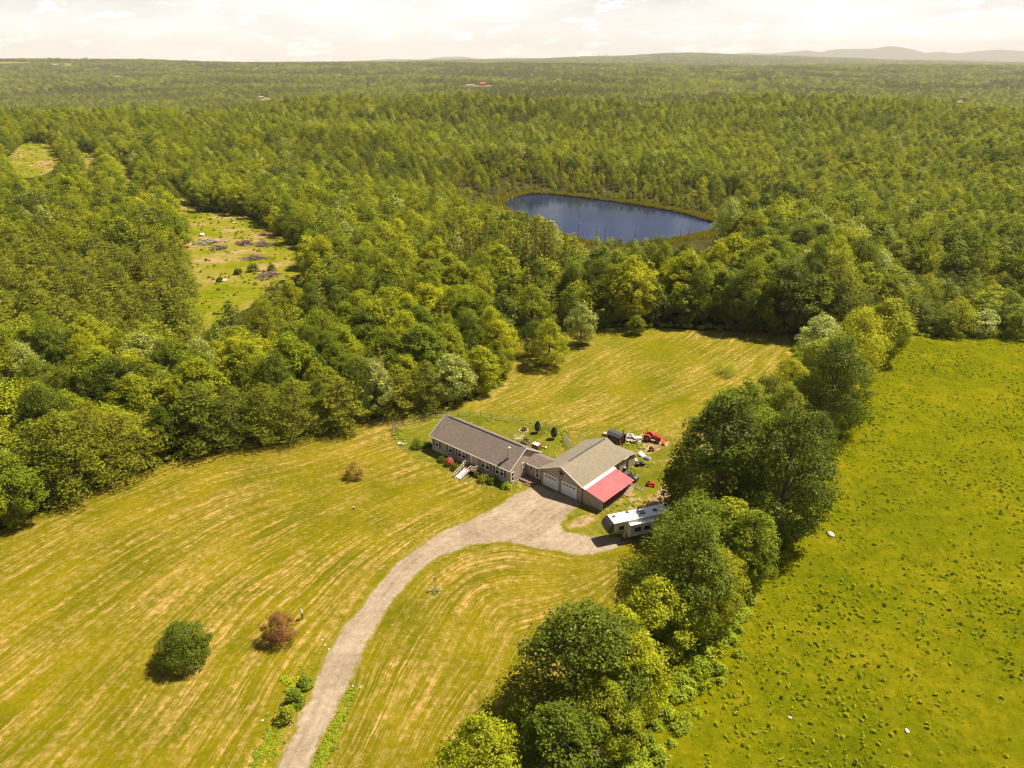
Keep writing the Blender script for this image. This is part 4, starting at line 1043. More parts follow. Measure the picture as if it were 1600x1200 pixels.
hs = empty('ranch_house', (-15.29, 115.26, 0), -.70, label='long low tan ranch house with grey-brown shingled gable roof and white front steps', cat='house')
L_, W_ = 19.54, 8.68; he, hr = 3.0, 5.68; sl_ = (hr-he)/(W_/2)
wt = .15
def zroof(y): return he+sl_*min(y, W_-y)-wt
MB().prism([(.35, .55), (.35, zroof(.35)), (W_/2, zroof(W_/2)), (W_-.35, zroof(W_-.35)), (W_-.35, .55)], .25, L_-.25).build('wall', M['siding'], hs)
MB().box(.3, L_-.3, .4, W_-.4, -.3, .55).build('foundation', M['found'], hs)
rf = gable_roof(hs, 0, L_, W_, he, hr, .13, M['shingle'])
# fascia / rake trim in white
MB().box(.0, L_, -.05, -.003, he-.2, he+.0).build('gutter', M['white'], hs)
for xx in (L_+.003, -.053):
    MB().prism([(0, he-.2), (0, he+.0), (W_/2, hr+.0), (W_, he+.0), (W_, he-.2), (W_/2, hr-.2)], xx, xx+.05).build('rake_board', M['white'], hs)
MB().box(1, L_-1, W_/2-.14, W_/2+.14, hr-.05, hr+.045).build('ridge_strip', M['dgrey'], rf)
for x, dz in ((1.66, 0), (5.13, 0), (7.45, 0), (8.42, 0), (13.13, 0), (14.12, 0), (16.42, 0), (17.42, 0)):
    window(hs, x, 1.9, .92, 1.5, .35, upper=M['curtain'] if x not in (8.42, 13.13, 14.12) else simple('pink_curtain', (.34, .22, .17), .4))
for x in (.95, 2.42, 4.38, 5.84, 6.75, 9.13, 12.43, 14.85, 15.72, 18.13):
    MB().box(x-.19, x+.19, .30, .348, 1.15, 2.65).build('shutter', M['shutter'], hs)
# door with sidelight
d = MB().box(10.15, 11.5, .28, .348, .75, 2.9).build('door_frame', M['white'], hs)
MB().box(10.62, 11.38, .25, .278, .85, 2.75).build('door', simple('tan_storm_door', (.40, .31, .16), .3, var=.3), hs)
MB().box(10.24, 10.5, .25, .278, 1.0, 2.7).build('sidelight', M['white2'], hs)
for x in (9.75, 11.85): MB().box(x-.07, x+.07, .2, .348, 2.3, 2.55).build('wall_lamp', M['black'], hs)
# gable end
window(hs, .95, 1.45, .75, 1.75, L_-.25, '+x', upper=M['glass'])
window(hs, 3.75, 2.0, .55, 1.9, L_-.25, '+x', upper=M['glass'])
MB().box(L_-.25, L_-.19, W_/2-.35, W_/2+.35, 4.35, 4.95).build('gable_vent', M['grey'], hs)
# stove pipe
MB().tube([(17.75, 1.9, 3.9), (17.75, 1.9, 6.0)], .2, 10).tube([(17.75, 1.9, 6.0), (17.75, 1.9, 6.06), (17.75, 1.9, 6.22), (17.75, 1.9, 6.3)], [.2, .3, .3, .08], 10).build('stove_pipe', M['steel'], hs, smooth=False)
for a in (.9, 2.4):
    MB().tube([(17.75, 1.9, 5.3), (17.75+1.1*math.cos(a), 1.9+1.1*math.sin(a), 4.2+.45)], .02, 4).build('pipe_brace', M['dgrey'], hs)
for x in (5.6, 8.3): MB().tube([(x, W_/2+1.2, 4.9), (x, W_/2+1.2, 5.5)], .06, 8).build('roof_vent', M['white'], hs)
# porch and steps
pz = .85
st = MB().box(9.85, 12.75, -1.45, .345, pz-.14, pz).build('porch_deck', M['deck'], hs)
for x, y in ((9.95, -1.35), (12.65, -1.35), (9.95, .2), (12.65, .2)): MB().box(x-.06, x+.06, y-.06, y+.06, -.1, pz-.14).build('post', M['cream'], st)
stp = MB(); n_st = 6
sto = MB().box(10.2, 10.26, -3.75, -1.45, -.02, .1).box(11.64, 11.7, -3.75, -1.45, -.02, .1).build('steps', M['cream'], hs)
for i in range(n_st):
    y1 = -1.455-(i+1)*.38; zt = pz-(i+1)*pz/(n_st+1)
    MB().box(10.27, 11.63, y1, y1+.375, zt-.12, zt).build('step', M['white'], sto)
def rail(p0, p1, hgt=.95, n=4):
    mb = MB(); p0, p1 = Vector(p0), Vector(p1)
    for i in range(n+1):
        q = p0.lerp(p1, i/n); mb.box(q.x-.045, q.x+.045, q.y-.045, q.y+.045, q.z, q.z+hgt)
    for zz in (hgt, hgt*.45): 
        a, b = p0+Vector((0, 0, zz)), p1+Vector((0, 0, zz)); mb.tube([a, b], .055, 4)
    return mb.build('railing', M['cream'], hs)
rail((10.12, -3.9, 0), (10.12, -1.45, pz), n=5); rail((11.78, -3.9, 0), (11.78, -1.45, pz), n=5)
rail((9.9, -1.4, pz), (9.9, .25, pz), n=3); rail((12.7, -1.4, pz), (12.7, .25, pz), n=3); rail((11.85, -1.42, pz), (12.7, -1.42, pz), n=2)
# breezeway
bzw = empty('breezeway', (-15.29, 115.26, 0), -.70, label='low shingled breezeway joining the ranch house to the garage', cat='breezeway')
bx0, bx1, by0, by1 = L_-.2, 24.6, 4.55, 8.6
MB().prism([(by0+.2, .1), (by0+.2, 2.55), (6.6, 3.35), (by1-.2, 2.55), (by1-.2, .1)], bx0+.02, 23.0).build('wall', M['siding2'], bzw)
MB().prism([(by0-.15, 2.52), (by0-.15, 2.64), (6.6, 3.62), (by1+.1, 2.64), (by1+.1, 2.52), (6.6, 3.5)], bx0-.1, bx1).build('roof', M['shingle'], bzw)
MB().box(bx0+.25, 22.2, by0-.21, by0-.153, 2.46, 2.63).build('gutter', M['white'], bzw)
window(bzw, 20.35, 1.75, .62, .95, by0+.2, upper=M['glass'])
dd_ = MB().box(21.35, 22.2, by0+.12, by0+.198, .35, 2.4).build('door', M['white'], bzw)
for z0, z1 in ((.6, 1.3), (1.45, 2.2)): MB().box(21.55, 22.0, by0+.09, by0+.118, z0, z1).build('pane', M['glass'], dd_)
MB().box(19.35, 22.5, 2.6, by0+.195, .02, .32).build('porch_deck', M['deck'], bzw)
MB().box(20.9, 22.4, 2.2, 2.597, .02, .17).build('step', M['deck'], bzw)

# garage
ga = empty('garage', (4.56, 103.77, 0), -.727, label='large tan garage with two white doors, a dark star and a red metal lean-to roof', cat='garage')
GW, GL, ge, gr = 9.17, 13.26, 3.03, 5.21; gs = (gr-ge)/(GW/2)
def zg(x): return ge+gs*min(x, GW-x)-.14
MB().prism([(.25, -.2), (.25, zg(.25)), (GW/2, zg(GW/2)), (GW-.25, zg(GW-.25)), (GW-.25, -.2)], .3, GL-.25, 'y').build('wall', M['siding2'], ga)
gro = gable_roof(ga, 0, GL, GW, ge, gr, .12, M['shingle2'], 'y')
MB().box(GW/2-.13, GW/2+.13, 2.2, GL-.6, gr-.06, gr+.05).build('ridge_strip', M['dgrey'], gro)  # dark grey strip laid along the ridge line
MB().prism([(0, ge-.2), (0, ge+.0), (GW/2, gr+.0), (GW, ge+.0), (GW, ge-.2), (GW/2, gr-.2)], -.055, -.003, 'y').build('rake_board', M['white'], ga)
for c in (2.42, 6.32):
    fr = MB().box(c-1.55, c-1.38, .22, .298, 0, 2.45).box(c+1.38, c+1.55, .22, .298, 0, 2.45).box(c-1.38, c+1.38, .22, .298, 2.3, 2.45).build('door_frame', M['white'], ga)
    dr_ = MB()
    gd = MB().box(c-1.38, c+1.38, .26, .297, 0, .03).build('garage_door', M['white'], ga)
    for k_ in range(4): MB().box(c-1.375, c+1.375, .25-.004*(k_ % 2), .296, .03+k_*.567, .03+(k_+1)*.567-.02).build('panel', M['white2'], gd)
    for k_ in range(4): MB().box(c-1.12+k_*.66-.2+.13, c-1.12+k_*.66+.2+.13, .225, .245, 1.86, 2.1).build('pane', M['glass'], gd)
for x in (.6, 4.37, 8.15): MB().box(x-.06, x+.06, .2, .298, 2.45, 2.7).build('wall_lamp', M['black'], ga)
# five-pointed star
star = MB(); cx_, cz_ = GW/2, 3.75; pts_ = []
for k_ in range(10):
    rr_ = .74 if k_ % 2 == 0 else .29; a_ = math.pi/2+k_*math.pi/5; pts_.append((cx_+rr_*math.cos(a_), cz_+rr_*math.sin(a_)))
vs_ = [(x, .29, z) for x, z in pts_]+[(x, .24, z) for x, z in pts_]+[(cx_, .17, cz_)]
star.add(vs_, [(10+i, 10+(i+1) % 10, 20) for i in range(10)]+[(i, (i+1) % 10, 10+(i+1) % 10, 10+i) for i in range(10)]).build('star', M['black'], ga)
# corner post and lean-to
MB().box(GW-.24, GW-.1, .24, .36, -.1, 3.0).build('downpipe', M['dgrey'], ga)
lx0, lx1, ly0, ly1 = GW-.24, 13.0, .32, 8.4
lz0, lz1 = 2.92, 2.12
MB().prism([(lx0, -.1), (lx0, lz0-.12), (lx1, lz1-.10), (lx1, -.1)], .32, .45, 'y').build('lean_to_wall', M['siding2'], ga)
for yy in (.5, 2.5, 4.5, 6.4, 8.3): MB().box(lx1-.13, lx1, yy-.07, yy+.07, -.1, lz1-.08).build('post', M['darkwood'], ga)
MB().box(lx1-.1, lx1-.02, .5, 8.3, .0, 1.15).build('half_wall', M['darkwood'], ga)
# red roof in ribbed panels
rr0 = MB().prism([(lx0+.25, lz0+.0), (lx0+.25, lz0+.03), (13.45, 2.08), (13.45, 2.05)], .02, 8.85, 'y').build('lean_to_roof', M['redroof'], ga)
def lz(x): return lz0+.03+(x-(lx0+.25))*(2.08-lz0-.03)/(13.45-lx0-.25)
for k_ in range(30):
    yy = .06+k_*.303; MB().add([(lx0+.5, yy-.02, lz(lx0+.5)), (13.44, yy-.02, lz(13.44)), (13.44, yy, lz(13.44)+.035), (lx0+.5, yy, lz(lx0+.5)+.035), (lx0+.5, yy+.02, lz(lx0+.5)), (13.44, yy+.02, lz(13.44))],
                               [(0, 1, 2, 3), (3, 2, 5, 4)]).build('rib', M['redroof'], rr0)
MB().prism([(GW-.12, 2.99), (GW-.12, 3.05), (9.55, lz(9.55)+.09), (9.75, lz(9.75)+.06), (9.75, lz(9.75)+.02)], -.02, 8.9, 'y').build('flashing', M['white'], ga)
# garage side window and rear shed
MB().box(GW-.25, GW-.2, 10.2, 11.1, 1.1, 2.2).build('window', M['glass'], ga)
shd = MB().box(4.8, GW-.25, GL-.249, 16.0, -.1, 2.25).build('rear_shed', M['shedwall'], ga)
MB().prism([(GL-.24, 2.95), (GL-.24, 3.05), (16.35, 2.4), (16.35, 2.3)], 4.6, GW-.02, 'x').build('roof', M['shingle2'], shd)
MB().box(GW-.249, GW-.2, 13.3, 14.0, 0, 2.0).build('dark_door_panel', M['glass'], shd)  # dark panel on the solid wall in place of an opening
MB().box(GW-.03, GW+.05, 12.2, 13.5, 2.8, 2.95).build('gutter_end', M['white'], ga)

# ================================================================== camper (fifth wheel trailer)
RVA = R(18.3)
rv = empty('camper_trailer', (14.15-.03, 86.65, 0), RVA, label='long white camper trailer with black front cap parked under the hedgerow trees', cat='trailer')
# local x: back, y: across (0..2.38)
W2 = 2.38; RL = 10.6; zt = 3.65
MB().add([(1.1, 0, 1.75), (0.5, 0, 2.2), (.55, 0, 3.25), (1.0, 0, zt), (2.9, 0, zt), (2.9, 0, 1.75)]+[(1.1, W2, 1.75), (0.5, W2, 2.2), (.55, W2, 3.25), (1.0, W2, zt), (2.9, W2, zt), (2.9, W2, 1.75)],
         [(5, 4, 3, 2, 1, 0), (6, 7, 8, 9, 10, 11), (0, 1, 7, 6), (3, 4, 10, 9), (4, 5, 11, 10), (5, 0, 6, 11), (1, 2, 8, 7), (2, 3, 9, 8)]).build('bedroom_body', M['rvside'], rv, bev=.04)
MB().box(2.903, RL, 0, W2, .62, zt).build('body', M['rvside'], rv, bev=.04)
# front cap, curved
prof_ = [(.98, zt+.0), (.52, 3.3), (.2, 2.9), (.08, 2.45), (.25, 2.05), (1.08, 1.72)]
vs_ = []
for (x, z) in prof_:
    for k_ in range(7):
        f_ = k_/6; bulge = .0 if x > .9 else .16*math.sin(math.pi*f_); vs_.append((x-bulge, -.01+f_*(W2+.02), z))
fs_ = [(i*7+k_, i*7+k_+1, (i+1)*7+k_+1, (i+1)*7+k_) for i in range(5) for k_ in range(6)]
fc_ = MB().add(vs_, fs_)
fc_.add([(x, -.01, z) for x, z in prof_]+[(1.1, -.01, 2.6)], [(0, 1, 2, 3, 4, 5, 6)]); fc_.add([(x, W2+.01, z) for x, z in prof_]+[(1.1, W2+.01, 2.6)], [(6, 5, 4, 3, 2, 1, 0)])
cap = fc_.build('front_cap', M['rvcap'], rv, smooth=False)
for s_, (y0, y1) in (('a', (.45, 1.05)), ('b', (1.35, 1.95))):
    MB().add([(.28, y0, 2.95), (.25, y1, 2.9), (.0, y1-.1, 2.35), (.02, y0+.15, 2.3)], [(0, 1, 2, 3)]).add([(.45, y0, 3.0), (.42, y1, 2.95), (.2, y1-.1, 2.3), (.2, y0+.15, 2.3)], [(0, 1, 2, 3)]).build('cap_graphic', M['rvgrey'], cap)
MB().box(1.0, RL, .03, W2-.03, zt+.003, zt+.05).build('roof', M['rvwhite'], rv, bev=.02)
for x, y, s_ in ((1.75, 1.6, .24), (4.15, 1.95, .24), (8.4, 1.2, .3)):
    MB().box(x-s_, x+s_, y-s_, y+s_, zt+.05, zt+.16).build('roof_vent', M['dgrey'], rv, bev=.03)
MB().box(5.6, 6.6, .8, 1.55, zt+.05, zt+.34).build('air_conditioner', M['rvgrey'], rv, bev=.08)
MB().tube([(2.0, .45, zt+.05), (2.0, .45, zt+.2)], .05, 8).build('roof_pipe', M['white'], rv)
so_ = MB().box(3.5, 7.6, -.62, -.003, 1.15, 3.15).build('slide_out', M['rvside'], rv)
MB().box(3.45, 7.65, -.68, -.003, 3.152, 3.22).build('slide_roof', M['rvwhite'], so_)
MB().box(3.42, 3.5, -.66, -.01, 1.1, 3.15).build('slide_trim', M['cream'], so_)
MB().box(4.2, 5.2, -.65, -.622, 1.9, 2.6).build('window', M['glass'], so_); MB().box(5.8, 6.9, -.65, -.622, 1.9, 2.6).build('window', M['glass'], so_)
MB().box(1.9, 2.7, -.035, -.003, 2.3, 2.95).build('window', M['glass'], rv)
MB().add([(.9, -.03, 1.75), (2.9, -.03, 1.75), (2.9, -.03, 2.1), (.55, -.03, 2.2)], [(0, 1, 2, 3)]).build('side_stripe', M['rvgrey'], rv)
MB().add([(2.95, -.025, .65), (3.4, -.025, .65), (3.4, -.025, 1.6), (2.95, -.025, 1.3)], [(0, 1, 2, 3)]).build('side_stripe', M['rvgrey'], rv)
MB().box(1.3, 1.9, .9, 1.5, .9, 1.75).tube([(1.6, 1.2, 1.0), (1.45, 1.2, .6)], .08, 8).build('hitch', M['black'], rv)
for y in (.25, W2-.25): MB().box(2.55, 2.7, y-.07, y+.07, 0, 1.75).build('landing_leg', M['dgrey'], rv)
MB().box(2.95, RL-.2, .15, W2-.15, .5, .62).build('chassis', M['black'], rv)
for x in (6.9, 7.85):
    for y in (.02, W2-.26):
        wh = MB().tube([(x, y, .38), (x, y+.24, .38)], .38, 16).build('wheel', M['tyre'], rv); MB().tube([(x, y-.01, .38), (x, y+.25, .38)], .19, 10).build('rim', M['steel'], wh)
MB().box(RL-.05, RL+.12, .1, W2-.1, .5, .68).build('bumper', M['steel'], rv)
for y in (.3, W2-.3): MB().box(RL, RL+.03, y-.1, y+.1, 1.2, 1.5).build('tail_light', M['red'], rv)
MB().box(RL, RL+.03, .7, 1.7, 2.0, 2.8).build('rear_window', M['glass'], rv)

# ================================================================== tractor
def wheel(par, x, y, r_, w_, rim, nm='wheel'):
    wmb = MB(); n_ = 18
    wmb.tube([(x, y-w_/2, r_), (x, y-w_/2*.8, r_), (x, y+w_/2*.8, r_), (x, y+w_/2, r_)], [r_*.86, r_, r_, r_*.86], n_)
    for k_ in range(n_):
        a_ = 2*math.pi*k_/n_; Mx = Matrix.Translation((x, y, r_))@Matrix.Rotation(a_, 4, 'Y')
        wmb.box(-.03, .03, -w_/2*.9, w_/2*.9, r_*.97, r_*1.04, Mx)
    o = wmb.build(nm, M['tyre'], par)
    MB().tube([(x, y-w_/2-.01, r_), (x, y+w_/2+.01, r_)], r_*.55, 12).build('rim', rim, o); MB().tube([(x, y-w_/2-.03, r_), (x, y+w_/2+.03, r_)], r_*.14, 8).build('hub', M['dgrey'], o)
    return o
tr_ = empty('tractor', (26.0, 119.15, 0), R(-29), label='red compact tractor with front loader bucket and roll bar on the yard grass', cat='tractor')
tr_.scale = (1.12, 1.12, 1.12)
for y in (-.62, .62): wheel(tr_, 0, y, .58, .36, M['red'])
for y in (-.52, .52): wheel(tr_, 1.75, y, .36, .24, M['red'])
MB().box(-.35, 1.9, -.2, .2, .4, .75).build('chassis', M['black'], tr_, bev=.03)
MB().prism([(.85, .72), (.85, 1.3), (1.1, 1.36), (1.95, 1.22), (2.12, 1.0), (2.12, .72)], -.28, .28, 'y').build('hood', M['red'], tr_, bev=.05)
MB().box(2.125, 2.15, -.2, .2, .78, 1.02).build('grille', M['black'], tr_)
for y in (-.62, .62): MB().add([(-.6, y-.2, .85), (-.35, y-.2, 1.22), (.25, y-.2, 1.25), (.6, y-.2, .95), (-.6, y+.2, .85), (-.35, y+.2, 1.22), (.25, y+.2, 1.25), (.6, y+.2, .95)], [(0, 1, 5, 4), (1, 2, 6, 5), (2, 3, 7, 6)]).build('fender', M['red'], tr_)
MB().box(-.15, .25, -.24, .24, .95, 1.1).box(-.2, -.1, -.24, .24, 1.1, 1.45).build('seat', M['black'], tr_, bev=.04)
MB().tube([(.62, 0, 1.1), (.5, 0, 1.38)], .03, 6).tube([(.5+.17*math.cos(a*.6283)*.4, .17*math.sin(a*.6283), 1.39+.17*math.cos(a*.6283)) for a in range(11)], .018, 5).build('steering_wheel', M['black'], tr_)
MB().box(.3, .85, -.3, .3, .6, .75).build('footplate', M['dgrey'], tr_)
MB().tube([(-.35, -.5, .7), (-.35, -.5, 2.05), (-.35, .5, 2.05), (-.35, .5, .7)], .035, 6).build('roll_bar', M['black'], tr_)
for y in (-.45, .45): MB().tube([(.9, y, .75), (1.0, y, 1.3), (1.9, y, 1.25), (2.75, y, .45)], .06, 6).build('loader_arm', M['red'], tr_)
for y in (-.38, .38): MB().tube([(1.1, y, .75), (1.9, y, 1.12)], .03, 6).build('loader_cylinder', M['steel'], tr_)
MB().tube([(2.3, -.45, .85), (2.3, .45, .85)], .05, 6).build('loader_crossbar', M['red'], tr_)
MB().prism([(2.72, .12), (2.72, .62), (2.78, .64), (2.84, .22), (3.3, .12), (3.3, .06), (2.78, .06)], -.75, .75, 'y').add([(2.72, -.75, .1), (2.72, -.75, .62), (3.3, -.75, .1)], [(0, 1, 2)]).add([(2.72, .75, .1), (2.72, .75, .62), (3.3, .75, .1)], [(0, 1, 2)]).build('bucket', M['orange'], tr_)
MB().box(3.15, 3.36, -.76, .76, .055, .1).build('bucket_edge', M['white'], tr_)
MB().box(-1.5, -1.1, -.7, .7, .15, .5).tube([(-1.2, 0, .5), (-.5, 0, .75)], .05, 6).tube([(-1.2, -.4, .4), (-.5, -.25, .5)], .04, 6).tube([(-1.2, .4, .4), (-.5, .25, .5)], .04, 6).build('rear_tiller', simple('faded_red', (.50, .16, .13), .6), tr_, bev=.03)

# riding mower, cart-like small red machine
mw = empty('riding_mower', (23.6, 103.1, 0), R(-20), label='small red mower on bare grass near the hedgerow, beside the dark utility cart', cat='mower'); mw.scale = (1.05, 1.05, 1.05)
for x, r_ in ((-.45, .24), (.55, .18)):
    for y in (-.4, .4): wheel(mw, x, y, r_, .18, M['dgrey'])
MB().box(-.6, .15, -.3, .3, .3, .52).build('fender', M['red'], mw, bev=.05); MB().prism([(.15, .3), (.15, .62), (.65, .58), (.78, .45), (.78, .28)], -.2, .2, 'y').build('hood', M['red'], mw, bev=.04)
MB().box(-.35, 0, -.2, .2, .52, .62).box(-.4, -.32, -.2, .2, .6, .9).build('seat', M['black'], mw, bev=.03)
MB().box(-.35, .45, -.55, .55, .1, .22).build('mower_deck', M['red'], mw, bev=.04); MB().tube([(.25, 0, .6), (.12, 0, .85)], .02, 6).tube([(.12, -.15, .85), (.12, .15, .85)], .02, 6).build('steering_wheel', M['black'], mw)
# dark utility cart
ut = empty('utility_cart', (20.55, 105.15, 0), R(-38), label='dark green side-by-side utility cart parked at the far corner of the red roof', cat='utility vehicle')
gd_ = simple('dark_green_paint', (.035, .05, .03), .4)
for x in (-.8, .95):
    for y in (-.55, .55): wheel(ut, x, y, .32, .26, M['dgrey'])
MB().box(-1.3, -.25, -.62, .62, .55, .95).build('cargo_bed', gd_, ut, bev=.03); MB().box(-1.2, -.35, -.52, .52, .952, .99).build('bed_liner', M['dgrey'], ut)
MB().prism([(.45, .4), (.45, .85), (.8, .9), (1.3, .7), (1.35, .4)], -.58, .58, 'y').build('hood', gd_, ut, bev=.04)
MB().box(-.25, .45, -.6, .6, .35, .5).build('floor_pan', M['black'], ut); MB().box(-.2, .15, -.5, .5, .5, .75).box(-.25, -.15, -.5, .5, .75, 1.15).build('seat', M['black'], ut, bev=.04)
for y in (-.55, .55): MB().tube([(.6, y, .85), (.3, y, 1.75), (-.3, y, 1.75), (-.35, y, .9)], .03, 6).build('roll_bar', M['black'], ut)
MB().tube([(.5, .25, .8), (.3, .25, 1.05)], .02, 5).build('steering_column', M['black'], ut)
# black quad / cart at the weeds
qd = empty('quad_bike', (22.9, 109.7, 0), R(10), label='small black quad bike half in the weeds below the white tarp', cat='quad bike')
for x in (-.5, .5):
    for y in (-.36, .36): wheel(qd, x, y, .26, .2, M['dgrey'])
MB().prism([(-.7, .45), (-.55, .62), (-.1, .6), (.15, .72), (.5, .66), (.75, .5), (.6, .38), (-.6, .38)], -.22, .22, 'y').build('body', M['black'], qd, bev=.04)
MB().box(-.75, -.3, -.45, .45, .55, .6).box(.3, .75, -.45, .45, .55, .6).build('rack', M['dgrey'], qd); MB().tube([(.25, -.35, .95), (.3, 0, .85), (.25, .35, .95)], .02, 6).tube([(.35, 0, .6), (.3, 0, .87)], .03, 6).build('handlebar', M['black'], qd)
# log splitter
ls_ = empty('log_splitter', (25.9, 114.9, 0), R(35), label='brown wheeled log splitter with a long wooden drawbar behind the garage', cat='log splitter')
for y in (-.4, .4): wheel(ls_, 0, y, .25, .15, M['dgrey'])
MB().box(-.5, .4, -.12, .12, .35, .55).build('beam', M['rust'], ls_); MB().box(-.25, .15, -.3, .3, .5, .85).build('engine', M['black'], ls_, bev=.04)
MB().tube([(.4, 0, .4), (2.6, 0, .25)], .06, 6).build('drawbar', M['wood'], ls_); MB().tube([(-.3, 0, .62), (.4, 0, .62)], .07, 8).build('cylinder', M['steel'], ls_); MB().box(-.55, -.45, -.18, .18, .35, .95).build('wedge', M['rust'], ls_)
# outdoor wood boiler shelter with chimney
wf = empty('wood_shelter', (19.75, 117.9, 0), R(-42), label='dark roofed firewood shelter with tall rusty chimney behind the garage', cat='shelter')
for x, y in ((-1.4, -.9), (1.4, -.9), (-1.4, .9), (1.4, .9)): MB().box(x-.06, x+.06, y-.06, y+.06, 0, 1.9).build('post', M['wood'], wf)
MB().box(-1.35, 1.35, .84, .88, 0, 1.9).build('back_wall', M['darkwood'], wf); MB().box(-1.38, -1.34, -.84, .84, 0, 1.9).build('side_wall', M['darkwood'], wf)
MB().prism([(-1.1, 1.85), (-.6, 2.3), (0, 2.48), (.6, 2.3), (1.1, 1.85), (1.05, 1.8), (0, 2.4), (-1.05, 1.8)], -1.6, 1.6).build('roof', M['dgrey'], wf)
for r_ in range(4):
    for c in range(7): MB().tube([(-1.1+c*.34, -.5, .18+r_*.3), (-1.1+c*.34, .6, .18+r_*.3)], .14, 7).build('log', M['wood'], wf)
MB().tube([(1.75, -.6, 0), (1.75, -.6, 3.6)], .11, 8).build('chimney', M['rust'], wf)
lm = empty('lumber_pile', (18.4, 120.6, 0), R(-30), label='short stack of pale boards at the end of the firewood shelter', cat='lumber')
for k_ in range(4):
    for c in range(3): MB().box(-1.0+.05*k_, 1.0-.04*c, -.35+c*.25, -.13+c*.25, .1+k_*.13, .2+k_*.13).build('plank', M['lumber'], lm)
# junk behind garage
jp = empty('scrap_pile', (22.7, 119.2, 0), R(-25), label='heap of pale sheets and boards between the chimney and the tractor', cat='scrap pile')
random.seed(3)
for k_ in range(12):
    Mx = Matrix.Translation((random.uniform(-1.3, 1.3), random.uniform(-.8, .8), .1+k_*.05))@Matrix.Rotation(random.uniform(0, 3), 4, 'Z')@Matrix.Rotation(random.uniform(-.25, .25), 4, 'X')
    MB().box(-.8, .8, -.35, .35, -.02, .02, Mx).build('sheet_panel', M[random.choice(['palerock', 'white', 'grey', 'wood'])], jp)
for k_ in range(5):
    Mx = Matrix.Translation((-1.6+random.uniform(-.3, .3), -.3+random.uniform(-.5, .5), .15+.06*k_))@Matrix.Rotation(random.uniform(-.4, .4), 4, 'Z')
    MB().box(-1.1, 1.1, -.08, .08, -.04, .04, Mx).build('plank', M['rust'], jp)
def cloth(seed, sx_, sy_, h_):
    r = np.random.default_rng(seed); n = 14; X, Y = np.meshgrid(np.linspace(-1, 1, n), np.linspace(-1, 1, n)); Z = h_*np.clip(1-(X**2+Y**2)*.8, 0, 1)**.6*(.75+.5*vnoise(X*2.5+5+seed, Y*2.5+5, seed))
    V = np.column_stack([(X*sx_*(1+.1*vnoise(X*2+9, Y*2, 5))).ravel(), (Y*sy_).ravel(), Z.ravel()+.01]); i = np.arange(n*n).reshape(n, n)
    Q = np.stack([i[:-1, :-1], i[:-1, 1:], i[1:, 1:], i[1:, :-1]], -1).reshape(-1, 4); return V, Q
V, Q = cloth(3, .95, .6, .6); o = link('tarp', mesh_arrays('tarp', V, Q, [M['white']])); o.location = (23.7, 113.2, 0); o.rotation_euler = (0, 0, R(-50)); tag(o, 'crumpled white tarp over a heap beside the weeds behind the garage', 'tarp')
V, Q = cloth(5, .75, .5, .55); o = link('tarp', mesh_arrays('tarp', V, Q, [M['grey']])); o.location = (24.6, 111.9, 0); o.rotation_euler = (0, 0, R(-30)); tag(o, 'grey tarp bundle just below the white tarp', 'tarp')
V, Q = cloth(6, .45, .3, .45); o = link('feed_sack', mesh_arrays('feed_sack', V, Q, [M['white']])); o.location = (22.3, 111.3, 0); tag(o, 'small white sack lying in the weeds by the garage rear corner', 'sack')
bl = empty('barrel', (19.75, 107.3, 0), 0, label='dark grey barrel standing by the garage side wall', cat='barrel')
MB().tube([(0, 0, 0), (0, 0, .05), (0, 0, .5), (0, 0, 1.0), (0, 0, 1.05)], [.3, .36, .4, .36, .3], 14).build('drum', M['dgrey'], bl); MB().tube([(0, 0, 1.05), (0, 0, 1.1)], .25, 12).build('lid', M['grey'], bl)
ld = empty('ladder', (21.1, 102.5, .06), R(-48), label='aluminium ladder lying on the grass off the corner of the red roof', cat='ladder')
for y in (-.22, .22): MB().box(-1.5, 1.5, y-.03, y+.03, 0, .08).build('rail', M['steel'], ld)
for k_ in range(9): MB().tube([(-1.3+k_*.33, -.2, .04), (-1.3+k_*.33, .2, .04)], .02, 6).build('rung', M['steel'], ld)
pal = empty('pallet', (19.35, 100.35, 0), R(-30), label='pale wooden pallet leaning against the open side of the lean-to', cat='pallet')
Mx = Matrix.Translation((0, 0, .72))@Matrix.Rotation(R(38), 4, 'X')
for k_ in range(7): MB().box(-.75+k_*.22, -.6+k_*.22, -.95, .95, .04, .07, Mx).build('plank', M['lumber'], pal)
for y in (-.85, 0, .85): MB().box(-.75, .74, y-.05, y+.05, -.05, .038, Mx).build('stringer', M['wood'], pal)
o = MB().box(-.9, .9, -.65, .65, .03, .06).build('plywood_sheet', simple('brown_ply', (.30, .17, .09), .9), None); o.location = (20.35, 98.8, 0); o.rotation_euler = (0, 0, R(12)); tag(o, 'brown plywood sheet lying flat below the leaning pallet', 'plywood')
for i, (px_, py_) in enumerate([(947, 798), (951, 801), (894, 847)]): pass
sh2 = empty('lawn_roller', (*G(940, 793), 0), R(50), label='small white-ended roller beside the front corner of the lean-to', cat='roller')
MB().tube([(0, -.3, .2), (0, .3, .2)], .2, 12).build('drum', M['white'], sh2); MB().tube([(0, -.33, .2), (.7, 0, .5), (0, .33, .2)], .02, 5).build('handle', M['steel'], sh2)

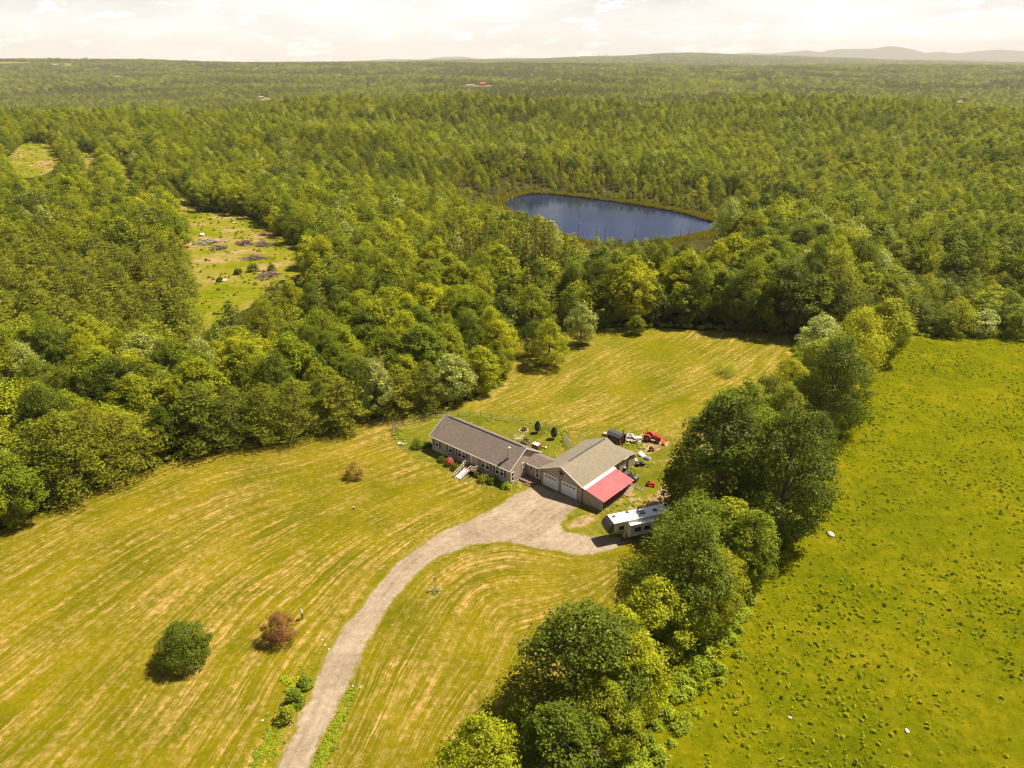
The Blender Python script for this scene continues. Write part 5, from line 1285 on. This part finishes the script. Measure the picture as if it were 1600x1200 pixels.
# ================================================================== yard
def cone_tree(x, y, h_, wd, label):
    o = empty('conical_evergreen', (x, y, 0), 0, label=label, cat='tree', group='clipped evergreens in the fenced yard')
    T = TB(int(x*10)+5); n = 2600; r = T.r; f = r.random(n)**.8; a = r.uniform(0, 6.28, n); prof = np.sin(np.clip(f*.93+.07, 0, 1)*math.pi)**.62*(1-f*.30); rad = wd*.5*prof*r.uniform(.82, 1.04, n)
    P = np.column_stack([rad*np.cos(a), rad*np.sin(a), h_*(.16+.84*f)]); Nn = np.column_stack([np.cos(a), np.sin(a), np.full(n, .5)])+r.normal(size=(n, 3))*.35
    T.leaves(P, Nn, .14); link('crown', T.mesh('cone_crown', [simple('dark_conifer', (.018, .032, .010), .8)]), o); MB().tube([(0, 0, -.1), (0, 0, h_*.4)], [.07, .05], 6).build('trunk', M['bark'], o)
cone_tree(4.95, 121.9, 2.6, 1.35, 'dark egg-shaped evergreen nearer the fire pit in the fenced yard')
cone_tree(8.0, 119.45, 2.6, 1.4, 'dark egg-shaped evergreen nearer the white fence panel')
OCCY = []
# perimeter wire fence
FP = smooth_line(PX([(616, 688), (614, 676), (617, 670), (640, 663), (690, 652), (735, 650), (780, 656), (830, 664), (862, 671), (882, 672)]), 6)
fe = empty('wire_fence', (0, 0, 0), 0, label='thin wire fence on slim posts curving round the back of the yard', cat='fence')
acc = 0; last = None; posts = []
for a_, b_ in zip(FP[:-1], FP[1:]):
    L2 = math.dist(a_, b_); 
    while acc < L2: posts.append((a_[0]+(b_[0]-a_[0])*acc/L2, a_[1]+(b_[1]-a_[1])*acc/L2)); acc += 2.3
    acc -= L2
for x, y in posts: MB().tube([(x, y, -.1), (x, y, 1.35)], .035, 5).build('post', M['dgrey'], fe)
wr = MB()
for (x0, y0), (x1, y1) in zip(posts[:-1], posts[1:]):
    for zz in (.15, .45, .75, 1.05, 1.3): wr.tube([(x0, y0, zz), (x1, y1, zz)], .009, 3, cap=False)
wr.build('wire', M['post'], fe)
gt_ = empty('yard_gate', (*G(618, 676), 0), R(-62), label='narrow grey gate with three posts at the low end of the yard fence', cat='gate')
for x in (-1.3, 0, 1.2): MB().box(x-.07, x+.07, -.07, .07, -.1, 1.9).build('post', M['post'], gt_)
for zz in (.5, 1.1, 1.6): MB().box(-1.22, -.08, -.02, .02, zz, zz+.07).build('rail', M['post'], gt_)
pf = empty('picket_fence', (0, 0, 0), 0, label='run of white slatted fence panel closing the yard behind the garage', cat='fence')
f0, f1_ = G(882, 688), G(891, 704)
for i in range(13):
    t_ = i/12; x, y = f0[0]+(f1_[0]-f0[0])*t_, f0[1]+(f1_[1]-f0[1])*t_; MB().box(x-.045, x+.045, y-.02, y+.02, 0, 1.6-.01*(i % 3)).build('picket', M['white'], pf)
for zz in (.5, 1.35): MB().tube([(f0[0]+.04, f0[1], zz), (f1_[0]+.04, f1_[1], zz)], .03, 4).build('rail', M['white'], pf)
o = MB().box(-.06, .06, -.06, .06, 0, 1.1).build('fence_post', M['white'], None); o.location = (*G(896.5, 699), 0); tag(o, 'short white post standing alone near the garage roof edge', 'post')
o = MB().box(-.05, .05, -.05, .05, 0, 1.3).build('garden_stake', M['post'], None); o.location = (*G(846, 679), 0); tag(o, 'wooden stake beside the evergreen nearer the fire pit', 'stake')
# fire pit
fp = empty('fire_pit', (2.3, 122.8, 0), 0, label='rusty fire pit ringed with stones in the fenced yard', cat='fire pit')
MB().tube([(0, 0, .05), (0, 0, .45)], [.42, .5], 12, cap=False).tube([(0, 0, .1), (0, 0, .12)], .4, 12).build('fire_ring', M['rust'], fp)
for k_ in range(11):
    a_ = k_*.571; MB().ball((.85*math.cos(a_), .85*math.sin(a_), .08), .17, (1, 1, .7), 7, 4, .15).build('stone', M['palerock'], fp)
# clothes dryer
cd = empty('clothes_line', (1.6, 120.1, 0), R(20), label='white folding clothes airer frame standing behind the house roof', cat='clothes airer')
MB().tube([(0, 0, 0), (0, 0, 1.9)], .04, 8).build('pole', M['white'], cd); cd.scale = (1.0, 1.0, .55); cd.location = (*G(811, 684, .8), 0)
for k_ in range(4):
    a_ = k_*math.pi/2+.4; MB().tube([(0, 0, 1.3), (1.25*math.cos(a_), 1.25*math.sin(a_), 1.9)], .025, 5).build('arm', M['white'], cd)
ln = MB()
for q in (.35, .6, .85, 1.0):
    for k_ in range(4):
        a_, b_ = k_*math.pi/2+.4, (k_+1)*math.pi/2+.4; zz = 1.3+.6*q; ln.tube([(1.25*q*math.cos(a_), 1.25*q*math.sin(a_), zz), (1.25*q*math.cos(b_), 1.25*q*math.sin(b_), zz)], .009, 4, cap=False)
ln.build('line', M['white'], cd)
# deck furniture behind the house
dk = empty('garden_bench', (2.45, 117.7, 0), R(-40), label='rust-brown slatted garden bench beside the satellite dish', cat='bench')
for k_ in range(4): MB().box(-.75, .75, -.25+k_*.14, -.14+k_*.14, .42, .46).build('slat', M['rust'], dk)
for k_ in range(3): MB().box(-.75, .75, .3, .34, .55+k_*.16, .67+k_*.16).build('slat', M['rust'], dk)
for x, y in ((-.7, -.22), (.7, -.22), (-.7, .3), (.7, .3)): MB().box(x-.035, x+.035, y-.035, y+.035, 0, .42 if y < 0 else 1.0).build('leg', M['rust'], dk)
hb = empty('hot_tub', (4.6, 115.9, 0), R(-40), label='low red-brown box with a white cover behind the breezeway', cat='storage box')
MB().box(-.75, .75, -.5, .5, 0, .8).build('box', M['rust'], hb); MB().box(-.8, .45, -.45, .55, .803, .9).build('lid', M['white'], hb, bev=.03)
hb.name = 'storage_box'
for i, (px_, py_, m_, lb) in enumerate([(848.5, 700, 'grey', 'small grey-blue bucket standing by the storage box'), (853, 701, 'white', 'small white bucket farther from the storage box')]):
    o = MB().tube([(0, 0, 0), (0, 0, .35), (0, 0, .36), (0, 0, .05)], [.14, .19, .16, .12], 12, cap=True).build('bucket', M[m_], None); o.location = (*G(px_, py_), 0); tag(o, lb, 'bucket')
# satellite dish on the back eave
dh = empty('satellite_dish', (*G(827, 691, 2.4), 0), R(-150), label='pale grey satellite dish on a pole behind the house ridge', cat='satellite dish')
MB().tube([(0, 0, 0), (0, 0, 2.2)], .04, 8).build('mast', M['steel'], dh)
vs_ = [(0, 0, 0)]; fs_ = []
for i in range(1, 5):
    for k_ in range(16):
        a_ = k_*math.pi/8; r_ = .42*i/4; vs_.append((r_*r_*.45, r_*math.cos(a_), r_*1.12*math.sin(a_)))
for k_ in range(16): fs_.append((0, 1+k_, 1+(k_+1) % 16))
for i in range(3):
    for k_ in range(16): fs_.append((1+i*16+k_, 1+(i+1)*16+k_, 1+(i+1)*16+(k_+1) % 16, 1+i*16+(k_+1) % 16))
do = MB().add(vs_, fs_).build('dish', M['dishg'], dh, smooth=True); do.location = (.08, 0, 2.35); do.rotation_euler = (0, R(-35), 0)
mo = do.modifiers.new('s', 'SOLIDIFY'); mo.thickness = .02
MB().tube([(.1, 0, 2.1), (.5, 0, 2.5)], .02, 5).build('feed_arm', M['dgrey'], dh)
# pole light with flower bed on the front lawn
lp = empty('lamp_post', (*G(680.5, 922), 0), 0, label='slim post lamp in a little stone-edged flower bed on the front lawn', cat='lamp post')
MB().tube([(0, 0, 0), (0, 0, 1.75)], .05, 8).build('post', M['wood'], lp); MB().box(-.11, .11, -.11, .11, 1.75, 2.02).build('lantern', M['dishg'], lp); MB().tube([(0, 0, 2.02), (0, 0, 2.15)], [.17, .02], 4).build('lantern_roof', M['black'], lp)
fb = link('flower_clump', bush(91, .45, 1.2, 9, 60, .13).mesh('flower_clump', [leafmat('pale_herb', [(.22, .26, .09), (.25, .28, .12)]), M['bark']])); fb.location = (*G(680, 925), 0); tag(fb, 'pale green flower clump round the foot of the post lamp', 'plant')
for k_ in range(8):
    a_ = k_*.785; MB().ball((.75*math.cos(a_), .75*math.sin(a_), .05), .12, (1.2, 1, .6), 7, 4, .15).build('edging_stone', M['rock'], lp)
o = empty('well_cap', (*G(553, 796), 0), 0, label='short dark well pipe with a white cap standing in the lawn', cat='well cap')
MB().tube([(0, 0, 0), (0, 0, .45)], .09, 10).build('pipe', M['black'], o); MB().tube([(0, 0, .45), (0, 0, .58)], .12, 10).build('cap', M['white'], o)
rk = empty('stone_heap', (*G(628, 694), 0), 0, label='little heap of pale stones on the grass outside the yard gate', cat='stones')
for k_ in range(8): MB().ball((random.uniform(-.8, .9), random.uniform(-.3, .3), .12), random.uniform(.14, .26), (1.3, 1, .7), 8, 5, .15).build('stone', M['palerock'], rk)
def boulder(px_, py_, r_, label, m_='palerock', z=0.):
    o = MB().ball((0, 0, r_*.25), r_, (1.25, .9, .62), 12, 8, .09).build('boulder', M[m_], None, smooth=False)
    if z == 0.: x, y = G(px_, py_); zz = 0
    else: x, y, zz = GT(px_, py_)
    o.location = (x, y, zz); o.rotation_euler = (0, 0, random.uniform(0, 3)); tag(o, label, 'boulder'); return o
boulder(1298, 836, .55, 'white boulder lying in the meadow beside the tall dark hedgerow tree')
boulder(1417, 1143, .26, 'small white rock in the lower meadow grass'); boulder(1234, 1122, .22, 'small tan rock in the meadow near the bottom hedgerow bushes', 'rock')

boulder(351, 439, .8, 'white boulder at the grassy foot of the sloping clearing', z=1); boulder(316, 368, 1.3, 'pale flat boulder beside the upper brush pile of the clearing', z=1)
boulder(366, 349, .8, 'white boulder at the top of the sloping clearing', z=1)
boulder(18, 266, 1.1, 'white rock beside the hilltop clearing at the picture edge', z=1); boulder(186, 266, 1.2, 'pale rock in the small upper hillside clearing', z=1); boulder(48, 260, 1.0, 'smaller white rock below the hilltop clearing', z=1)
for i, (px_, py_) in enumerate([(503, 1000), (508, 1008), (514, 1015), (551, 1072), (563, 1074), (410, 1126)]):
    boulder(px_, py_, .13, ['pale stone in the grass beside the driveway, uppermost of three', 'pale stone in the grass beside the driveway, middle of three', 'pale stone in the grass beside the driveway, lowest of three',
                            'small white stone on the lawn side of the driveway opposite the bushes', 'second small white stone opposite the driveway bushes', 'lone pale stone on the lawn beyond the driveway bushes'][i])
# brush piles in the clearing
def brush(px_, py_, s_, label, seed):
    x, y, z = GT(px_, py_); o = empty('brush_pile', (x, y, z), random.uniform(0, 3), label=label, cat='brush pile', group='brush piles in the clearing'); random.seed(seed)
    mb = MB()
    for k_ in range(90):
        a_ = random.uniform(0, 3.14); cx_, cy_ = random.gauss(0, s_*.5), random.gauss(0, s_*.3); l = random.uniform(.8, 2.2); zz = random.uniform(.1, 1.6)*max(.2, 1-abs(cx_)/s_)
        mb.tube([(cx_-l*math.cos(a_), cy_-l*math.sin(a_), zz), (cx_+l*math.cos(a_), cy_+l*math.sin(a_), zz+random.uniform(-.3, .5))], random.uniform(.08, .2), 4)
    b_ = mb.build('branches', M['greybark'] if seed == 1 else M['wood'], o); b_['kind'] = 'stuff'
brush(324, 380, 5, 'biggest grey brush pile, at the upper side of the clearing', 1); brush(342, 389, 3.5, 'dark flat brush pile just below the biggest one', 2); brush(382, 382, 4, 'brown brush pile in the middle of the clearing', 3)
brush(412, 384, 4, 'long brush pile at the shaded tree side of the clearing', 4); brush(396, 405, 3.5, 'low brush pile under the middle one, nearer the two round shrubs', 5); brush(420, 432, 3, 'small brush pile at the lower tree side of the clearing', 6)

# bushes
def shrub(px_, py_, h_, wd, m_, label, seed, leaves=60, ls=.16, cat='shrub', trunk=False, T=None, z=0):
    if z: x, y, zz = GT(px_, py_)
    else: x, y = G(px_, py_); zz = 0
    o = empty('shrub' if not trunk else 'small_tree', (x, y, zz), 0, label=label, cat=cat)
    c_, t_ = (T or bush(seed, h_, wd, 26, leaves, ls)).split('shrub', [m_, M['bark']]); link('crown', c_, o); link('stem', t_, o); return o
shrub(290, 1030, 5.2, 7.2, M['dark'], 'big round dark green bush standing alone in the lower lawn', 101, T=broadleaf(101, 5.2, 7.0, 150, 110, .20, base=.02, cr0=.095, rough=.12), cat='bush', trunk=True)
shrub(438, 1000, 4.4, 4.6, M['copper'], 'small copper-red tree on the lawn beside the person', 102, T=broadleaf(102, 4.2, 4.6, 75, 100, .14, base=.08, cr0=.11, rough=.18), cat='tree', trunk=True)
shrub(556, 746, 3.2, 3.2, M['bronze'], 'small bronze-leaved tree alone on the lawn left of the house', 103, T=broadleaf(103, 3.4, 3.6, 55, 80, .14, base=.08, cr0=.12, rough=.18), cat='tree', trunk=True)
shrub(1136, 586, 3.4, 5.2, M['shrub'], 'low spreading thorny bush alone in the far hay field', 104, 60, .2)
pk_ = shrub(704, 726, 1.7, 2.3, M['dark'], 'shrub with hot pink blossom under the front windows', 105, 60, .13)
TT = TB(106); dd = sph(TT.r, 260); dd[:, 2] = np.abs(dd[:, 2]); TT.leaves(np.array([-.1, -.2, .5])+dd*[.75, .7, 1.0], dd+[0, 0, .5], .17); link('blossom', TT.mesh('blossom', [M['pink']]), pk_)
shrub(714, 733, 1.3, 2.2, M['dark'], 'dark shrub between the pink blossom and the front steps', 107); shrub(692, 720, 1.2, 2.0, M['dark'], 'low dark shrub farther along the wall from the pink blossom', 108)
shrub(757, 752, 1.5, 2.4, M['yellowshrub'], 'yellow-green shrub beside the front steps', 109, 60, .14); shrub(770, 754, 1.3, 2.0, M['dark'], 'dark shrub on the garage side of the yellow-green one', 110); shrub(747, 745, 1.1, 1.4, M['dark'], 'small dark shrub right against the front porch', 114)
shrub(791, 763, 1.3, 1.8, M['shrub'], 'green shrub at the house corner nearest the garage', 111, 60, .14); shrub(653, 699, 2.6, 2.6, M['shrub'], 'loose leafy shrub off the far corner of the house by the stones', 112, 60, .18)
shrub(667, 699, 1.4, 2.0, M['dark'], 'low dark shrub against the far corner of the house', 113)
for i, (px_, py_, lb) in enumerate([(396, 424, 'dark round shrub in the clearing, the larger of two'), (425, 424, 'dark round shrub in the clearing beside the trees'), (372, 428, 'small pale shrub in the clearing grass'), (344, 440, 'low dark shrub by the boulder at the clearing foot')]):
    shrub(px_, py_, 3.4-.6*i, 4.2-.6*i, M['dark'], lb, 120+i, 50, .35, z=1)
# roadside bush
for i, (px_, py_, h_, wd, lb) in enumerate([(462, 1100, 2.6, 2.2, 'leafy sapling on the driveway verge, the taller one'), (447, 1125, 2.3, 2.2, 'leafy sapling on the driveway verge, below the taller one'), (478, 1072, 1.6, 1.8, 'small sapling at the upper end of the verge bushes')]):
    shrub(px_, py_, h_, wd, M['yellowshrub'] if i == 1 else M['shrub'], lb, 130+i, 60, .2, cat='sapling')
# dead branches in the hedgerow
x, y = G(905, 1190); o = empty('dead_tree', (x, y, 0), 0, label='bare grey dead tree leaning out of the hedgerow near its lower end', cat='tree'); link('branches', bare_branches(5, 11.0).mesh('dead', [M['greybark'], M['greybark']]), o); o.scale = (1, 1, .95); o.rotation_euler = (R(24), R(-14), R(20))
x, y = G(735, 1290); o = empty('dead_tree', (x, y, 0), 0, label='pale bare branches poking up through the bottom trees', cat='tree'); link('branches', bare_branches(8, 8.5).mesh('dead', [M['greybark'], M['greybark']]), o)

# ================================================================== person
def person(loc, rz):
    J = {'pelvis': (0, 0, .93, .135), 'waist': (0, .0, 1.08, .125), 'chest': (0, .0, 1.28, .155), 'neckb': (0, .0, 1.44, .09), 'neck': (0, .015, 1.5, .055), 'head1': (0, .03, 1.6, .085), 'head2': (0, .035, 1.68, .088),
         'hl': (-.1, 0, .88, .095), 'kl': (-.11, .03, .5, .065), 'al': (-.11, -.01, .1, .045), 'fl': (-.12, .14, .04, .04), 'hr': (.1, 0, .88, .095), 'kr': (.12, .0, .5, .065), 'ar': (.13, -.06, .1, .045), 'fr': (.14, .09, .04, .04),
         'sl': (-.19, 0, 1.4, .07), 'el': (-.25, -.03, 1.12, .045), 'wl': (-.2, .16, .98, .032), 'hdl': (-.17, .24, .98, .035), 'sr': (.19, 0, 1.4, .07), 'er': (.25, -.03, 1.12, .045), 'wr': (.2, .17, 1.0, .032), 'hdr': (.17, .25, 1.0, .035)}
    ks = list(J); ix = {k: i for i, k in enumerate(ks)}
    E_ = [('pelvis', 'waist'), ('waist', 'chest'), ('chest', 'neckb'), ('neckb', 'neck'), ('neck', 'head1'), ('head1', 'head2'), ('pelvis', 'hl'), ('hl', 'kl'), ('kl', 'al'), ('al', 'fl'), ('pelvis', 'hr'), ('hr', 'kr'), ('kr', 'ar'), ('ar', 'fr'),
          ('chest', 'sl'), ('sl', 'el'), ('el', 'wl'), ('wl', 'hdl'), ('chest', 'sr'), ('sr', 'er'), ('er', 'wr'), ('wr', 'hdr')]
    me = bpy.data.meshes.new('person'); me.from_pydata([J[k][:3] for k in ks], [(ix[a], ix[b]) for a, b in E_], [])
    tmp = bpy.data.objects.new('tmp_person', me); C.objects.link(tmp)
    sk = tmp.modifiers.new('skin', 'SKIN'); sk.use_smooth_shade = True
    for i, k in enumerate(ks): me.skin_vertices[0].data[i].radius = (J[k][3],)*2
    me.skin_vertices[0].data[0].use_root = True
    sb = tmp.modifiers.new('sub', 'SUBSURF'); sb.levels = 2; sb.render_levels = 2
    dg = bpy.context.evaluated_depsgraph_get(); m2 = bpy.data.meshes.new_from_object(tmp.evaluated_get(dg)); bpy.data.objects.remove(tmp)
    m2.materials.clear()
    for k in ('skin', 'shirt', 'trousers', 'black', 'hair'): m2.materials.append(M[k])
    for p in m2.polygons:
        c = p.center; z = c.z
        if z < .07: i = 3
        elif z < .97 and abs(c.x) < .19 and c.y < .16: i = 2
        elif z < 1.47 and not (c.y > .12 or z < .95): i = 1
        elif z > 1.63 and c.y < .06 or z > 1.72: i = 4
        else: i = 0
        p.material_index = i
    p = empty('person', loc, rz, label='person in pale shirt and dark trousers standing beside the copper-red tree', cat='person')
    link('body', m2, p)
    fc = MB(); fc.ball((0, .125, 1.62), .018).ball((-.03, .108, 1.65), .011).ball((.03, .108, 1.65), .011).build('face', M['skin'], p)
    for sx_ in (-1, 1):
        hd = MB()
        for q in range(4): bx_ = sx_*.17+(q-1.5)*.018; L0 = (.065, .078, .074, .058)[q]; hd.tube([(bx_, .25, .99), (bx_, .25+L0*.6, .985), (bx_, .25+L0, .965)], [.0095, .009, .007], 6)
        hd.tube([(sx_*.17-sx_*.03, .24, .99), (sx_*.17-sx_*.055, .28, .99)], [.011, .008], 6); hd.build('fingers', M['skin'], p)
    return p
person((*G(473, 967), 0), R(110))

# ================================================================== far houses
def far_house(px_, py_, L2, W3, h_, wm, rm, label, rz=.3, cat='house', nm='farmhouse', n=4):
    x, y, z = GT(px_, py_); o = empty(nm, (x, y, z+1.0), rz, label=label, cat=cat)
    MB().prism([(-W3/2, -2), (-W3/2, h_), (0, h_+W3*.3), (W3/2, h_), (W3/2, -2)], -L2/2, L2/2).build('wall', wm, o)
    MB().prism([(-W3/2-.6, h_-.3), (-W3/2-.6, h_), (0, h_+W3*.36), (W3/2+.6, h_), (W3/2+.6, h_-.3), (0, h_+W3*.33)], -L2/2-.6, L2/2+.6).build('roof', rm, o)
    for k_ in range(n): MB().box(-L2/2+(k_+.5)*L2/n-.6, -L2/2+(k_+.5)*L2/n+.6, -W3/2-.08, -W3/2-.01, h_*.35, h_*.75).build('window', M['glass'], o)
    return o
WH = M['white']
far_house(754, 134, 20, 11, 7, M['red'], simple('bright_red_roof', (.55, .04, .03), .5), 'bright red barn far off across the forest', .2, 'barn', 'barn')
far_house(735, 135, 30, 9, 3.5, WH, M['grey'], 'long low white shed beside the far red barn', .1, 'shed', 'shed')
far_house(408, 155, 13, 8, 5, simple('pinkish_wall', (.6, .42, .32), .7), M['grey'], 'small pinkish house beyond the left ridge', .4)
far_house(424, 154, 10, 7, 4, M['cream'], M['rust'], 'small cream house just beyond the pinkish one', -.2)
far_house(617, 143, 18, 9, 4, M['palerock'], M['grey'], 'pale low house among trees left of the far red barn', .1)
far_house(1500, 156, 16, 10, 6, WH, M['grey'], 'white house with grey roof in the far right woods', .6)
far_house(86, 104.5, 40, 18, 9, WH, M['grey'], 'large white farm building on the far left slope', .1)
far_house(27, 94, 34, 14, 9, WH, M['grey'], 'white farmhouse on the far left skyline, in the open field', .1); far_house(49, 94, 26, 13, 8, WH, M['grey'], 'white farmhouse at the end of the far skyline field', -.1); far_house(2, 94, 26, 13, 8, WH, M['grey'], 'white farmhouse at the left picture edge on the skyline', 0)
x, y, z = GT(1373, 92); o = empty('radar_dome', (x, y, z), 0, label='white round dome on the hazy far hill', cat='dome'); MB().ball((0, 0, 34), 24, (1, 1, 1), 14, 10).build('dome', WH, o); MB().tube([(0, 0, -5), (0, 0, 14)], [12, 10], 10).build('base', M['grey'], o)
x, y, z = GT(1065, 84); o = empty('radio_mast', (x, y, z), 0, label='thin radio mast on the crest of the hazy hill', cat='mast'); MB().tube([(0, 0, 0), (0, 0, 110)], [3.2, 1.6], 4).build('mast_shaft', M['grey'], o)

# ================================================================== haze
hz = MB().box(-34000, 34000, -600, 36000, -300, 760)
hm = bpy.data.materials.new('haze'); hm.use_nodes = True; ht = hm.node_tree; ht.nodes.clear()
ho = ht.nodes.new('ShaderNodeOutputMaterial'); pv_ = ht.nodes.new('ShaderNodeVolumePrincipled'); pv_.inputs['Color'].default_value = (1.0, .97, .93, 1); pv_.inputs['Density'].default_value = 4.4e-5; pv_.inputs['Anisotropy'].default_value = 0.0
ht.links.new(pv_.outputs[0], ho.inputs['Volume'])
o = hz.build('haze', hm); tag(o, kind='stuff')
print('trees individual', 300, 'forest instances', sum(len(b_[0]) for b_ in bands))
